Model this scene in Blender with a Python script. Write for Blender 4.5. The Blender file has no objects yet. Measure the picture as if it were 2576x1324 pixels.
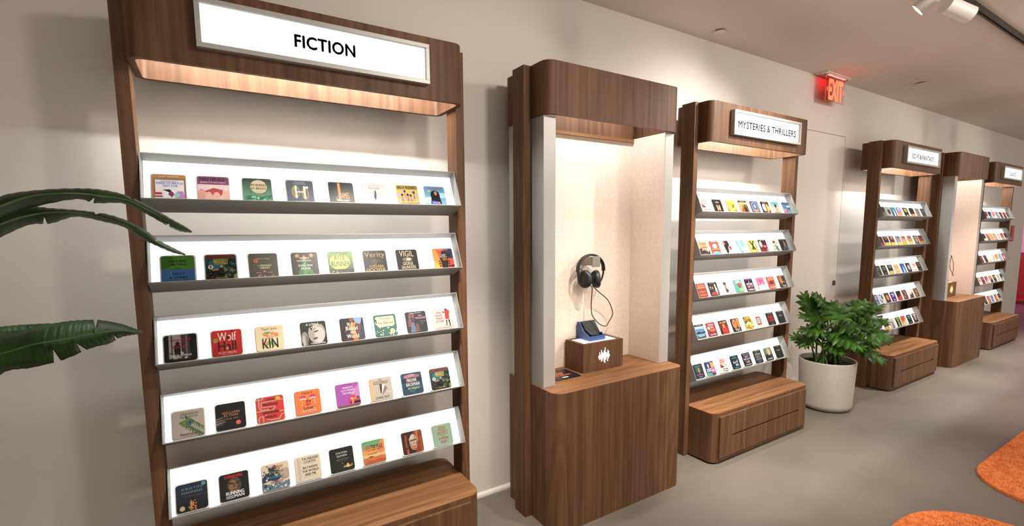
import bpy, bmesh, math, random
from mathutils import Vector, Matrix
random.seed(7)
scene = bpy.context.scene
COL = scene.collection

# ------------------------------------------------------------------ camera
CX, CD, CZ = 0.2004, 2.4508, 1.6
YAW, PIT, ROL, FPX = 0.5601, -0.1087, -0.0059, 1213.99
cam_d = bpy.data.cameras.new('camera')
cam_d.sensor_fit = 'HORIZONTAL'; cam_d.sensor_width = 36.0
cam_d.lens = FPX / 2576 * 36.0
cam_d.shift_x = (1288 - 1297.37) / 2576
cam_d.shift_y = (710.90 - 662) / 2576
cam_d.clip_start = 0.02; cam_d.clip_end = 100
cam = bpy.data.objects.new('camera', cam_d); COL.objects.link(cam)
_f = Vector((math.sin(YAW)*math.cos(PIT), math.cos(YAW)*math.cos(PIT), math.sin(PIT)))
_r = Vector((math.cos(YAW), -math.sin(YAW), 0)); _u = _r.cross(_f)
_R = math.cos(ROL)*_r + math.sin(ROL)*_u; _U = -math.sin(ROL)*_r + math.cos(ROL)*_u
cam.matrix_world = Matrix(((_R.x, _U.x, -_f.x, CX), (_R.y, _U.y, -_f.y, -CD), (_R.z, _U.z, -_f.z, CZ), (0, 0, 0, 1)))
scene.camera = cam

# ------------------------------------------------------------------ world, view
world = bpy.data.worlds.new('world'); scene.world = world; world.use_nodes = True
world.node_tree.nodes['Background'].inputs[0].default_value = (1.0, 0.93, 0.86, 1)
world.node_tree.nodes['Background'].inputs[1].default_value = 1.15
vs = scene.view_settings
vs.view_transform = 'Standard'; vs.look = 'None'; vs.exposure = 0.28; vs.gamma = 1.0
vs.use_curve_mapping = False
scene.cycles.use_denoising = True; scene.cycles.adaptive_threshold = 0.02
scene.cycles.max_bounces = 6; scene.cycles.diffuse_bounces = 4; scene.cycles.glossy_bounces = 2; scene.cycles.transmission_bounces = 4
scene.cycles.caustics_reflective = False; scene.cycles.caustics_refractive = False
SPOT_W = 270.0         # track lamps by the wall
OUT_W = 85.0           # outer track lamps
LED_E = 250.0           # strips hidden in the canopies
PANEL_E = 1.3         # backlit shelf panels
SIGN_E = .85

# ------------------------------------------------------------------ materials
def srgb(h):
    h = h.lstrip('#')
    if len(h) == 3: h = ''.join(c*2 for c in h)
    v = [int(h[i:i+2], 16)/255 for i in (0, 2, 4)]
    return tuple((c/12.92 if c <= .04045 else ((c+.055)/1.055)**2.4) for c in v) + (1.0,)
MATS = {}
def mat(name, color='888', rough=.5, metal=0.0, emit=0.0, spec=.5, coat=0.0, trans=0.0):
    if name in MATS: return MATS[name]
    m = bpy.data.materials.new(name); m.use_nodes = True
    b = m.node_tree.nodes['Principled BSDF']
    c = srgb(color) if isinstance(color, str) else tuple(color) + (1.0,)
    b.inputs['Base Color'].default_value = c
    b.inputs['Roughness'].default_value = rough; b.inputs['Metallic'].default_value = metal
    b.inputs['Specular IOR Level'].default_value = spec
    b.inputs['Coat Weight'].default_value = coat
    b.inputs['Transmission Weight'].default_value = trans
    if emit:
        b.inputs['Emission Color'].default_value = c; b.inputs['Emission Strength'].default_value = emit
    MATS[name] = m; return m
def nd(m, t, **kw):
    n = m.node_tree.nodes.new(t)
    for k, v in kw.items(): setattr(n, k, v)
    return n
def ln(m, a, b): m.node_tree.links.new(a, b)

def noise_mat(name, c0, c1, scale=8, rough=.8, bump=.1, bscale=200, spec=.3, detail=6, dist=.002):
    m = mat(name, c0, rough, spec=spec); b = m.node_tree.nodes['Principled BSDF']
    tc = nd(m, 'ShaderNodeTexCoord'); n = nd(m, 'ShaderNodeTexNoise')
    n.inputs['Scale'].default_value = scale; n.inputs['Detail'].default_value = detail
    ln(m, tc.outputs['Object'], n.inputs['Vector'])
    r = nd(m, 'ShaderNodeValToRGB'); r.color_ramp.elements[0].color = srgb(c0); r.color_ramp.elements[1].color = srgb(c1)
    r.color_ramp.elements[0].position = .3; r.color_ramp.elements[1].position = .7
    ln(m, n.outputs['Fac'], r.inputs['Fac']); ln(m, r.outputs['Color'], b.inputs['Base Color'])
    n2 = nd(m, 'ShaderNodeTexNoise'); n2.inputs['Scale'].default_value = bscale; n2.inputs['Detail'].default_value = 4
    ln(m, tc.outputs['Object'], n2.inputs['Vector'])
    bp = nd(m, 'ShaderNodeBump'); bp.inputs['Strength'].default_value = bump; bp.inputs['Distance'].default_value = dist
    ln(m, n2.outputs['Fac'], bp.inputs['Height']); ln(m, bp.outputs['Normal'], b.inputs['Normal'])
    return m

def wood_mat(name, axis, cols=('4a3222', '593d2a', '624530', '72523a')):
    """walnut veneer; axis = direction the grain runs along (object space)"""
    m = mat(name, '704a30', .5, spec=.2); b = m.node_tree.nodes['Principled BSDF']
    tc = nd(m, 'ShaderNodeTexCoord'); oi = nd(m, 'ShaderNodeObjectInfo')
    mul = nd(m, 'ShaderNodeMath', operation='MULTIPLY'); mul.inputs[1].default_value = 37.0
    ln(m, oi.outputs['Random'], mul.inputs[0])
    add = nd(m, 'ShaderNodeVectorMath', operation='ADD'); ln(m, tc.outputs['Object'], add.inputs[0]); ln(m, mul.outputs[0], add.inputs[1])
    def mp(sc):
        p = nd(m, 'ShaderNodeMapping'); s = [sc[0]]*3; s['xyz'.index(axis)] = sc[1]
        p.inputs['Scale'].default_value = s; ln(m, add.outputs[0], p.inputs['Vector']); return p
    # cathedral rings: distorted bands
    p1 = mp((1.0, .11)); n1 = nd(m, 'ShaderNodeTexNoise'); n1.inputs['Scale'].default_value = 4.2; n1.inputs['Detail'].default_value = 2.5; n1.inputs['Distortion'].default_value = .35
    ln(m, p1.outputs[0], n1.inputs['Vector'])
    sc = nd(m, 'ShaderNodeMath', operation='MULTIPLY'); sc.inputs[1].default_value = 62; ln(m, n1.outputs['Fac'], sc.inputs[0])
    sn = nd(m, 'ShaderNodeMath', operation='SINE'); ln(m, sc.outputs[0], sn.inputs[0])
    ring = nd(m, 'ShaderNodeMath', operation='MULTIPLY_ADD'); ring.inputs[1].default_value = .5; ring.inputs[2].default_value = .5; ln(m, sn.outputs[0], ring.inputs[0])
    # broad streaks and fine pores
    p2 = mp((48, .55)); n2 = nd(m, 'ShaderNodeTexNoise'); n2.inputs['Scale'].default_value = 1.0; n2.inputs['Detail'].default_value = 5; ln(m, p2.outputs[0], n2.inputs['Vector'])
    p3 = mp((330, 6)); n3 = nd(m, 'ShaderNodeTexNoise'); n3.inputs['Scale'].default_value = 1.0; n3.inputs['Detail'].default_value = 3; ln(m, p3.outputs[0], n3.inputs['Vector'])
    a1 = nd(m, 'ShaderNodeMath', operation='MULTIPLY'); a1.inputs[1].default_value = .12; ln(m, ring.outputs[0], a1.inputs[0])
    a2 = nd(m, 'ShaderNodeMath', operation='MULTIPLY_ADD'); a2.inputs[1].default_value = .72; ln(m, n2.outputs['Fac'], a2.inputs[0]); ln(m, a1.outputs[0], a2.inputs[2])
    a3 = nd(m, 'ShaderNodeMath', operation='MULTIPLY_ADD'); a3.inputs[1].default_value = .30; ln(m, n3.outputs['Fac'], a3.inputs[0]); ln(m, a2.outputs[0], a3.inputs[2])
    r = nd(m, 'ShaderNodeValToRGB'); e = r.color_ramp.elements
    e[0].position = .36; e[0].color = srgb(cols[0]); e[1].position = .80; e[1].color = srgb(cols[3])
    k = e.new(.52); k.color = srgb(cols[1]); k = e.new(.62); k.color = srgb(cols[2])
    ln(m, a3.outputs[0], r.inputs['Fac']); ln(m, r.outputs['Color'], b.inputs['Base Color'])
    bp = nd(m, 'ShaderNodeBump'); bp.inputs['Strength'].default_value = .08; bp.inputs['Distance'].default_value = .001
    ln(m, n3.outputs['Fac'], bp.inputs['Height']); ln(m, bp.outputs['Normal'], b.inputs['Normal'])
    return m
WZ = wood_mat('walnut_vertical', 'z'); WX = wood_mat('walnut_lengthwise', 'x', ('5e3d25', '765133', '80593a', '93694a'))
M_WALL = noise_mat('painted_wall', 'c9c1b8', 'cdc6bd', 1.2, .85, .25, 420, .25, dist=.0012)
M_CEIL = noise_mat('painted_ceiling', 'd6cdc2', 'dad2c8', 1.0, .9, .1, 300, .2)
M_FLOOR = noise_mat('sealed_concrete', '635c54', '70685f', 1.7, .42, .05, 60, .4, 8)
M_TRAY = mat('grey_powder_coated_steel', '878581', .55, .15, spec=.5)
M_ALU = noise_mat('satin_aluminium', 'a3a09a', 'aaa7a2', 3, .42, .03, 500, .5); M_ALU.node_tree.nodes['Principled BSDF'].inputs['Metallic'].default_value = .35
M_STEEL = mat('brushed_steel', '8f8b84', .38, .8)
M_PANEL = mat('backlit_diffuser', (.97, .99, 1.0), .5, emit=PANEL_E)
M_SIGN = mat('lit_sign_face', (1.0, .985, .97), .5, emit=SIGN_E); M_SIGN.node_tree.nodes['Principled BSDF'].inputs['Base Color'].default_value = (.25, .25, .25, 1)
M_LED2 = mat('station_led_strip', (.94, .98, 1.0), .5, emit=LED_E*.3)
M_LED = mat('warm_led_strip', (.94, .98, 1.0), .5, emit=LED_E)
M_INK = mat('dark_ink', '15171a', .6, spec=.1)
M_ACR = mat('white_acrylic', 'cfcecc', .25, spec=.5)
M_BLACK = mat('black_plastic', '16161a', .38)
M_BLACKG = mat('black_soft_touch', '1d1d21', .5)
M_BLUE = mat('blue_printed_plastic', '2a4074', .5)
M_DARK = mat('dark_gap', '101010', .9)
M_WHITEM = mat('white_enamel', 'd9d4cc', .45)
M_TRACK = mat('dark_bronze_track', '2b2722', .4, .4)
M_PEACH = mat('peach_wallpaper', 'dccabb', .7, spec=.2)
M_PEACHL = mat('pale_wallpaper_lettering', 'e2d4c9', .7, spec=.2)

def print_mat():
    m = mat('cover_print', '888', .34, spec=.25); b = m.node_tree.nodes['Principled BSDF']
    a = nd(m, 'ShaderNodeAttribute'); a.attribute_name = 'Col'
    ln(m, a.outputs['Color'], b.inputs['Base Color']); return m
M_PRINT = print_mat()

# ------------------------------------------------------------------ object helpers (x, d = distance out from the wall, z)
def link(name, me, m=None, parent=None, smooth=False, bevel=0, solid=0):
    if isinstance(me, bmesh.types.BMesh):
        bm = me; me = bpy.data.meshes.new(name); bmesh.ops.recalc_face_normals(bm, faces=bm.faces); bm.to_mesh(me); bm.free()
    if m is not None and not me.materials: me.materials.append(m)
    if smooth:
        me.shade_smooth(); me.set_sharp_from_angle(angle=math.radians(smooth if smooth > 1 else 35))
    o = bpy.data.objects.new(name, me); COL.objects.link(o)
    if parent: o.parent = parent
    if solid:
        k = o.modifiers.new('solid', 'SOLIDIFY'); k.thickness = solid; k.offset = 0
    if bevel:
        k = o.modifiers.new('bevel', 'BEVEL'); k.width = bevel; k.segments = 2; k.limit_method = 'ANGLE'; k.angle_limit = math.radians(50)
    return o
def thing(name, label, cat, loc=(0, 0, 0), group=None):
    o = bpy.data.objects.new(name, None); COL.objects.link(o); o.location = (loc[0], -loc[1], loc[2]); o.empty_display_size = .05
    return tag(o, label, cat, group)
def tag(o, label, cat, group=None):
    o['label'] = label; o['category'] = cat
    if group: o['group'] = group
    return o
def struct(o): o['kind'] = 'structure'; return o
def copy_tree(o, parent=None):
    c = o.copy(); COL.objects.link(c); c.parent = parent
    for ch in list(o.children): copy_tree(ch, c)
    return c
def box(bm, x0, x1, d0, d1, z0, z1):
    v = [bm.verts.new((x, -d, z)) for z in (z0, z1) for d in (d0, d1) for x in (x0, x1)]
    for f in ((0, 1, 3, 2), (4, 5, 7, 6), (0, 1, 5, 4), (2, 3, 7, 6), (0, 2, 6, 4), (1, 3, 7, 5)): bm.faces.new([v[i] for i in f])
def lbox(bm, x0, x1, y0, y1, z0, z1):
    box(bm, x0, x1, -y0, -y1, z0, z1)
def outline(x0, x1, d0, d1, rf, rb, n=10):
    """plan outline with rounded front (large d) and back corners"""
    pts = []
    for cx, cd, r, a0 in ((x1-rf, d1-rf, rf, 0), (x0+rf, d1-rf, rf, 90), (x0+rb, d0+rb, rb, 180), (x1-rb, d0+rb, rb, 270)):
        if r <= 1e-6: pts.append((cx, cd)); continue
        for k in range(n+1):
            a = math.radians(a0+90*k/n); pts.append((cx+r*math.cos(a), cd+r*math.sin(a)))
    return pts
def prism(bm, pts, z0, z1, cap0=True, cap1=True):
    lo = [bm.verts.new((x, -d, z0)) for x, d in pts]; hi = [bm.verts.new((x, -d, z1)) for x, d in pts]
    n = len(pts)
    for i in range(n): bm.faces.new((lo[i], lo[(i+1) % n], hi[(i+1) % n], hi[i]))
    if cap0: bm.faces.new(lo)
    if cap1: bm.faces.new(hi)
    return lo, hi
def cyl(bm, p0, p1, r0, r1=None, n=20, cap=True):
    r1 = r0 if r1 is None else r1
    p0, p1 = Vector(p0), Vector(p1); ax = (p1-p0).normalized(); t = ax.orthogonal().normalized(); s = ax.cross(t)
    A = [bm.verts.new(p0+(t*math.cos(2*math.pi*k/n)+s*math.sin(2*math.pi*k/n))*r0) for k in range(n)]
    Bv = [bm.verts.new(p1+(t*math.cos(2*math.pi*k/n)+s*math.sin(2*math.pi*k/n))*r1) for k in range(n)]
    for k in range(n): bm.faces.new((A[k], A[(k+1) % n], Bv[(k+1) % n], Bv[k]))
    if cap: bm.faces.new(A); bm.faces.new(Bv)
    return A, Bv
def catmull(P, sub=6):
    P = [Vector(p) for p in P]; out = []
    for i in range(len(P)-1):
        a, b, c, d = P[max(i-1, 0)], P[i], P[i+1], P[min(i+2, len(P)-1)]
        for k in range(sub):
            t = k/sub
            out.append(.5*((2*b)+(c-a)*t+(2*a-5*b+4*c-d)*t*t+(3*b-a-3*c+d)*t**3))
    out.append(P[-1]); return out
def tube(bm, P, r, n=8, r1=None):
    P = [Vector(p) for p in P]; rings = []
    up = Vector((0, 0, 1)); prev = None
    for i, p in enumerate(P):
        ax = (P[min(i+1, len(P)-1)]-P[max(i-1, 0)]).normalized()
        t = prev - ax*prev.dot(ax) if prev is not None else ax.orthogonal()
        t.normalize(); prev = t; s = ax.cross(t)
        rr = r if r1 is None else r+(r1-r)*i/(len(P)-1)
        rings.append([bm.verts.new(p+(t*math.cos(2*math.pi*k/n)+s*math.sin(2*math.pi*k/n))*rr) for k in range(n)])
    for a, b in zip(rings, rings[1:]):
        for k in range(n): bm.faces.new((a[k], a[(k+1) % n], b[(k+1) % n], b[k]))
    bm.faces.new(rings[0]); bm.faces.new(rings[-1])
def V(x, d, z): return Vector((x, -d, z))

# text -> normalised polygons (unit box)
TXT = {}; TXTW = {}
def text_polys(s, bold=0.0):
    key = (s, bold)
    if key in TXT: return TXT[key]
    c = bpy.data.curves.new('t', 'FONT'); c.body = s; c.resolution_u = 3; c.offset = bold; c.space_character = 1.05
    c.align_x = 'CENTER'
    o = bpy.data.objects.new('t', c); me = bpy.data.meshes.new_from_object(o)
    co = [v.co.copy() for v in me.vertices]
    fs = [tuple(p.vertices) for p in me.polygons]
    bpy.data.objects.remove(o); bpy.data.curves.remove(c); bpy.data.meshes.remove(me)
    if not co: TXT[key] = ([], []); return TXT[key]
    x0, x1 = min(v.x for v in co), max(v.x for v in co); y0, y1 = min(v.y for v in co), max(v.y for v in co)
    TXTW[s] = x1-x0
    TXT[key] = ([((v.x-x0)/(x1-x0), (v.y-y0)/(y1-y0)) for v in co], fs)
    return TXT[key]
def text_mesh(bm, s, x0, y0, x1, y1, plane, bold=0.0, off=0.0):
    """plane(u, v) -> 3D; fits the text into the box; bold = stroke widening as a share of the height"""
    vs_, fs = text_polys(s, off); w = bold*(y1-y0)
    for dx, dy in (((-w, 0), (w, 0), (0, w), (0, -w)) if bold else ((0, 0),)):
        vv = [bm.verts.new(plane(x0+w+u*(x1-x0-2*w)+dx, y0+w+v*(y1-y0-2*w)+dy)) for u, v in vs_]
        for f in fs:
            try: bm.faces.new([vv[i] for i in f])
            except ValueError: pass
def word_boxes(s, x0, x1):
    """horizontal extent of every word of a line fitted between x0 and x1"""
    ws = s.split(' '); raw = [TXTW.get(w) or (text_polys(w), TXTW[w])[1] for w in ws]; sp = .30
    tot = sum(raw)+sp*(len(ws)-1); k = (x1-x0)/tot; x = x0; out = []
    for w, r in zip(ws, raw): out.append((w, x, x+r*k)); x += (r+sp)*k
    return out
# ------------------------------------------------------------------ the room
ZC = 3.008
XW0, XW1 = -3.2, 12.15
DX0, DX1, DZ = 4.712, 5.662, 2.51
bm = bmesh.new()
box(bm, XW0, DX0, -.18, 0, 0, ZC); box(bm, DX0, DX1, -.18, 0, DZ, ZC); box(bm, DX1, XW1, -.18, 0, 0, ZC)
struct(link('wall_back', bm, M_WALL))
bm = bmesh.new(); box(bm, DX0+.004, DX1-.004, -.045, -.001, .006, DZ-.004)
door = struct(link('door_1', bm, M_WALL))
bm = bmesh.new(); box(bm, 5.588, 5.618, 0, .012, 1.012, 1.062); box(bm, 5.594, 5.612, .012, .018, 1.018, 1.056)
o = link('door_latch', bm, mat('tarnished_brass', '6f6552', .4, .6), door); o['label'] = 'small tarnished latch plate'
bm = bmesh.new(); box(bm, XW0, 16.5, -5, 4.8, -.1, 0); struct(link('floor', bm, M_FLOOR))
bm = bmesh.new(); box(bm, XW0, 16.5, -5, 4.8, ZC, ZC+.1); struct(link('ceiling', bm, M_CEIL))
bm = bmesh.new(); box(bm, 15.0, 15.2, -5, 6.5, 0, ZC); struct(link('wall_far', bm, M_WALL))
bm = bmesh.new(); box(bm, -2.1, -1.9, 0, 4.8, 0, ZC); struct(link('added_wall_left', bm, M_WALL))  # out of view, added to block world light from the open left
# low rounded skirting along the back wall
bm = bmesh.new()
for a, b in ((XW0, DX0), (DX1, XW1)):
    prof = [(0, 0), (.016, 0), (.018, .012), (.014, .022), (.007, .027), (0, .028)]
    A = [bm.verts.new((a, -d, z)) for d, z in prof]; B2 = [bm.verts.new((b, -d, z)) for d, z in prof]
    for k in range(len(prof)): bm.faces.new((A[k], A[(k+1) % 6], B2[(k+1) % 6], B2[k]))
    bm.faces.new(A); bm.faces.new(B2)
struct(link('baseboard_back', bm, mat('skirting_white', 'd6d0c8', .6), smooth=40))
# red lit area past the end of the wall
bm = bmesh.new(); box(bm, 14.94, 15.0, -4.5, 1.5, .0, 1.05)
tag(link('wall_panel', bm, mat('red_lacquer', '8f1420', .4), bevel=.005), 'low red panel on the far wall past the last rack', 'panel')
bm = bmesh.new(); box(bm, 14.35, 14.9, -3.5, 1.2, .05, .12); box(bm, 14.4, 14.88, -3.4, 1.1, 0, .05)
tag(link('floor_plinth', bm, mat('red_lacquer'), bevel=.01), 'low red plinth on the floor before the red panel', 'plinth')
bm = bmesh.new(); box(bm, 11.42, 11.54, .001, .02, 1.36, 1.62)
tag(link('wall_plaque', bm, mat('rust_red_plate', 'b8492a', .4), bevel=.003), 'small rust red plate on the wall behind the last rack', 'plaque')
sl = bpy.data.lights.new('magenta_stage_light', 'SPOT'); sl.energy = 190; sl.color = (1.0, .10, .66); sl.spot_size = math.radians(110); sl.spot_blend = .6; sl.shadow_soft_size = .1
so = bpy.data.objects.new('magenta_stage_light', sl); COL.objects.link(so); so.location = (13.0, .3, 2.85)
so.rotation_euler = (Vector((15.0, .9, .7))-so.location).to_track_quat('-Z', 'Y').to_euler()

# ------------------------------------------------------------------ display racks
RK = dict(p=.0421, hf=.4107, hb=.1221, pf=.3154, pb=.2104, bf=.5174, bb=.0841, zt=2.4256, zhb=2.1671, zb=.359,
          tbd=.3662, tz=(1.7145, 1.4232, 1.1308, .8393, .5515), L=.1789, tD=.1098, phi=math.atan2(.91509, .40325))
def canopy(x0, x1, d0, d1, z0, z1, r, t=.022, rb=.0):
    """open-bottomed box with rounded front corners and walls of thickness t"""
    bm = bmesh.new(); O = outline(x0, x1, d0, d1, r, rb); I = outline(x0+t, x1-t, d0+t, d1-t, max(r-t, .002), max(rb-t, .002) if rb else .002, 10)
    if not rb:
        O = outline(x0, x1, d0, d1, r, .003)
    lo, hi = prism(bm, O, z0, z1, False, True); li, hi2 = prism(bm, I, z0, z1-t, False, True)
    n = len(O)
    for k in range(n): bm.faces.new((lo[k], lo[(k+1) % n], li[(k+1) % n], li[k]))
    return bm
def tray_mesh(W):
    bm = bmesh.new(); t = .003; L, D = RK['L'], RK['tD']; g = .004
    lbox(bm, g, W-g, 0, t, -D, 0); lbox(bm, g, W-g, L-t, L, -D, 0)
    lbox(bm, g, g+t, t, L-t, -D, 0); lbox(bm, W-g-t, W-g, t, L-t, -D, 0)
    lbox(bm, g+t, W-g-t, t, L-t, -D, -D+t)
    return bm
def panel_mesh(W):
    bm = bmesh.new(); lbox(bm, .009, W-.009, .004, RK['L']-.004, -.058, -.051); return bm
def drawer_mesh(W):
    bm = bmesh.new(); a, b = .051, W-.058; z0, z1 = .042, .333; d0, d1 = RK['bf']-.001, RK['bf']+.014
    sx0, sx1, s0, s1 = .188, W-.158, .175, .187
    box(bm, a, b, d0, d1, z0, s0); box(bm, a, b, d0, d1, s1, z1); box(bm, a, sx0, d0, d1, s0, s1); box(bm, sx1, b, d0, d1, s0, s1)
    box(bm, sx0, sx1, d0, d0+.002, s0, s1)
    return bm
RACKS = {}
def make_rack(x0, W, label, sign, sw, sbox):
    r = thing('book_display_rack', label, 'display rack', (x0, 0, 0), 'walnut book display racks')
    for a, b in ((-RK['p'], 0), (W, W+RK['p'])):
        bm = bmesh.new(); box(bm, a, b, RK['pb'], RK['pf'], 0, RK['zt']+.002); link('post', bm, WZ, r, bevel=.0015)
    hd = link('header_canopy', canopy(0.0005, W-.0005, RK['hb'], RK['hf'], RK['zhb'], RK['zt'], .05, rb=.04), WZ, r, smooth=40)
    bm = bmesh.new(); box(bm, .05, W-.05, .304, .322, RK['zt']-.032, RK['zt']-.024); link('led_strip', bm, M_LED, hd)
    bm = bmesh.new(); box(bm, .05, W-.05, RK['hf']-.0255, RK['hf']-.0225, RK['zhb']+.012, RK['zt']-.026); link('added_bounce_liner', bm, M_WHITEM, hd)  # unseen white liner added to bounce neutral light onto the wall
    # sign
    fx0, fx1, z0, z1, d0, d1, fw = .198, W-.178, 2.2215, 2.3835, RK['hf'], .444, .016
    bm = bmesh.new(); box(bm, fx0, fx1, d0, d1, z0, z0+fw); box(bm, fx0, fx1, d0, d1, z1-fw, z1)
    box(bm, fx0, fx0+fw, d0, d1, z0+fw, z1-fw); box(bm, fx1-fw, fx1, d0, d1, z0+fw, z1-fw); box(bm, fx0+fw, fx1-fw, d0, d0+.01, z0+fw, z1-fw)
    sg = link('sign_frame', bm, M_ALU, r, bevel=.0008)
    bm = bmesh.new(); box(bm, fx0+fw, fx1-fw, d0+.010, d0+.020, z0+fw, z1-fw); link('sign_face', bm, M_SIGN, sg)
    for wd, wa, wb in word_boxes(sign, sbox[0], sbox[2]):
        bm = bmesh.new(); text_mesh(bm, wd, wa, sbox[1], wb, sbox[3], lambda u, v: (u, -(d0+.0204), v), sw)
        o = link('sign_lettering', bm, M_INK, sg); o['label'] = 'black lettering reading ' + wd
    for i, z in enumerate(RK['tz']):
        t = link('shelf_tray', RACKS.setdefault(('t', round(W, 3)), None) or tray_mesh(W), M_TRAY, r)
        RACKS[('t', round(W, 3))] = t.data
        t.location = (0, -RK['tbd'], z); t.rotation_euler = (RK['phi'], 0, 0)
        k = link('light_panel', RACKS.setdefault(('p', round(W, 3)), None) or panel_mesh(W), M_PANEL, t)
        RACKS[('p', round(W, 3))] = k.data
    bm = bmesh.new(); prism(bm, outline(.001, W-.001, RK['bb'], RK['bf'], .055, .05), .012, RK['zb']-.004)
    bn = link('bench', bm, WZ, r, smooth=40)
    bm = bmesh.new(); prism(bm, outline(.001, W-.001, RK['bb'], RK['bf'], .055, .05), RK['zb']-.004, RK['zb'])
    link('bench_top', bm, WX, bn, smooth=40)
    bm = bmesh.new(); prism(bm, outline(.012, W-.012, RK['bb']+.01, RK['bf']-.012, .05, .045), 0, .012); link('plinth_base', bm, M_DARK, bn)
    link('drawer_front', drawer_mesh(W), WZ, bn, bevel=.001)
    return r
WF, WM = 1.2116, 1.1977
XF, XS1, XM, XSF, XS2, XL = 0.0, 1.6295, 2.9755, 5.7053, 7.2325, 8.6896
make_rack(XF, WF, 'walnut book display rack under the FICTION sign, nearest rack', 'FICTION', .035, (.506, 2.279, .727, 2.326))
make_rack(XM, WM, 'walnut book display rack under the MYSTERIES & THRILLERS sign', 'MYSTERIES & THRILLERS', .018, (.257, 2.273, .967, 2.319))
make_rack(XSF, WM, 'walnut book display rack under the SCI-FI & FANTASY sign, right of the potted plant', 'SCI-FI & FANTASY', .018, (.34, 2.273, .88, 2.319))
make_rack(XL, WM, 'farthest walnut book display rack, under the CLASSICS sign', 'CLASSICS', .018, (.46, 2.273, .75, 2.319))

# ------------------------------------------------------------------ listening stations
ST = dict(W=.9778, sf=.4682, sb=.0942, zt=2.4277, zh=2.170, sd=.5513, sz=.7642, pf=.325, pb=.2185, p=.0421)
def make_station(x0, label):
    s = ST; r = thing('listening_station', label, 'kiosk', (x0, 0, 0), 'walnut listening stations')
    W = s['W']
    for a, b in ((-s['p'], 0), (W, W+s['p'])):
        bm = bmesh.new(); box(bm, a, b, s['pb'], s['pf'], 0, s['zt']+.002); link('post', bm, WZ, r, bevel=.0015)
    hd = link('header_canopy', canopy(.0005, W-.0005, s['sb'], s['sf'], s['zh'], s['zt'], .055), WZ, r, smooth=40)
    bm = bmesh.new(); box(bm, .10, W-.10, .335, .36, s['zt']-.034, s['zt']-.024); link('led_strip', bm, M_LED2, hd)
    bm = bmesh.new(); box(bm, .086, W-.086, .1662, .169, 2.16, 2.404); link('header_lining', bm, WZ, hd)
    bm = bmesh.new(); box(bm, .086, W-.086, .1662, .180, 2.147, 2.166); link('header_trim', bm, WX, hd)
    bm = bmesh.new(); prism(bm, outline(.0005, W-.0005, s['sb'], s['sd'], .055, .003), .0, s['sz']-.003); cb = link('base_cabinet', bm, WZ, r, smooth=40)
    bm = bmesh.new(); prism(bm, outline(.0005, W-.0005, s['sb'], s['sd'], .055, .003), s['sz']-.003, s['sz']); 
    link('desk_top', bm, WX, r, smooth=40)
    for a, b in ((.008, .082), (W-.082, W-.008)):
        bm = bmesh.new(); box(bm, a, b, s['sb']+.002, .43, s['sz']+.0005, s['zh']-.0005); link('side_panel', bm, M_ALU, r, bevel=.001)
    bm = bmesh.new(); box(bm, .082, W-.082, s['sb']+.02, .165, s['sz']+.0005, 2.19); bp = link('back_panel', bm, M_PEACH, r)
    for a, b in ((.0822, .0842), (W-.0842, W-.0822)):
        bm = bmesh.new(); box(bm, a, b, .165, .4285, s['sz']+.0005, s['zh']-.0005); link('side_lining', bm, M_PEACH, r)
    # faint repeated lettering of the wallpaper
    rnd = random.Random(3); words = ['STORYHOUSESTORY', 'E STORY  STORYHO', 'YHOUSESTORY STO', 'SE HOUSE  STORYS', 'STORYHOUSEHOUSE', 'OUSE  STORYSTORY', 'E STORYHOUSE HO', 'EHOUSE  STORY ST']
    bm = bmesh.new(); z = s['sz']+.02; i = 0
    while z < 2.13:
        text_mesh(bm, words[i % 8].replace('  ', ' '), .088+.004*(i % 3), z, W-.088-.006*((i*5) % 4), z+.037, lambda u, v: (u, -.1654, v)); z += .0475; i += 1
    link('wallpaper_lettering', bm, M_PEACHL, r)['kind'] = 'stuff'
    bm = bmesh.new(); z = s['sz']+.02; i = 0; w2 = ['STOR', 'HOU', 'RYST', 'USE', 'TORY', 'HOUS', 'SE S']
    while z < 2.10:
        for xx, e in ((W-.0846, 1),):
            text_mesh(bm, w2[i % 7], .175+.02*(i % 3), z, .41-.015*((i*2) % 3), z+.037, lambda u, v: (xx, -u, v))
        z += .0475; i += 1
    link('wallpaper_lettering', bm, M_PEACHL, r)['kind'] = 'stuff'
    # steel headphone hook on the back panel
    bm = bmesh.new(); lx = x0
    box(bm, .468, .528, .272, .282, 1.377, 1.440)
    hk = link('headphone_hook', bm, M_STEEL, r, bevel=.002)
    bm = bmesh.new(); box(bm, .478, .518, .165, .272, 1.384, 1.434); link('hook_arm', bm, M_STEEL, hk, bevel=.002)
    return r
make_station(XS1, 'walnut listening station between the FICTION and MYSTERIES racks')
make_station(XS2, 'walnut listening station in the distance, left of the CLASSICS rack')

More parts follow.
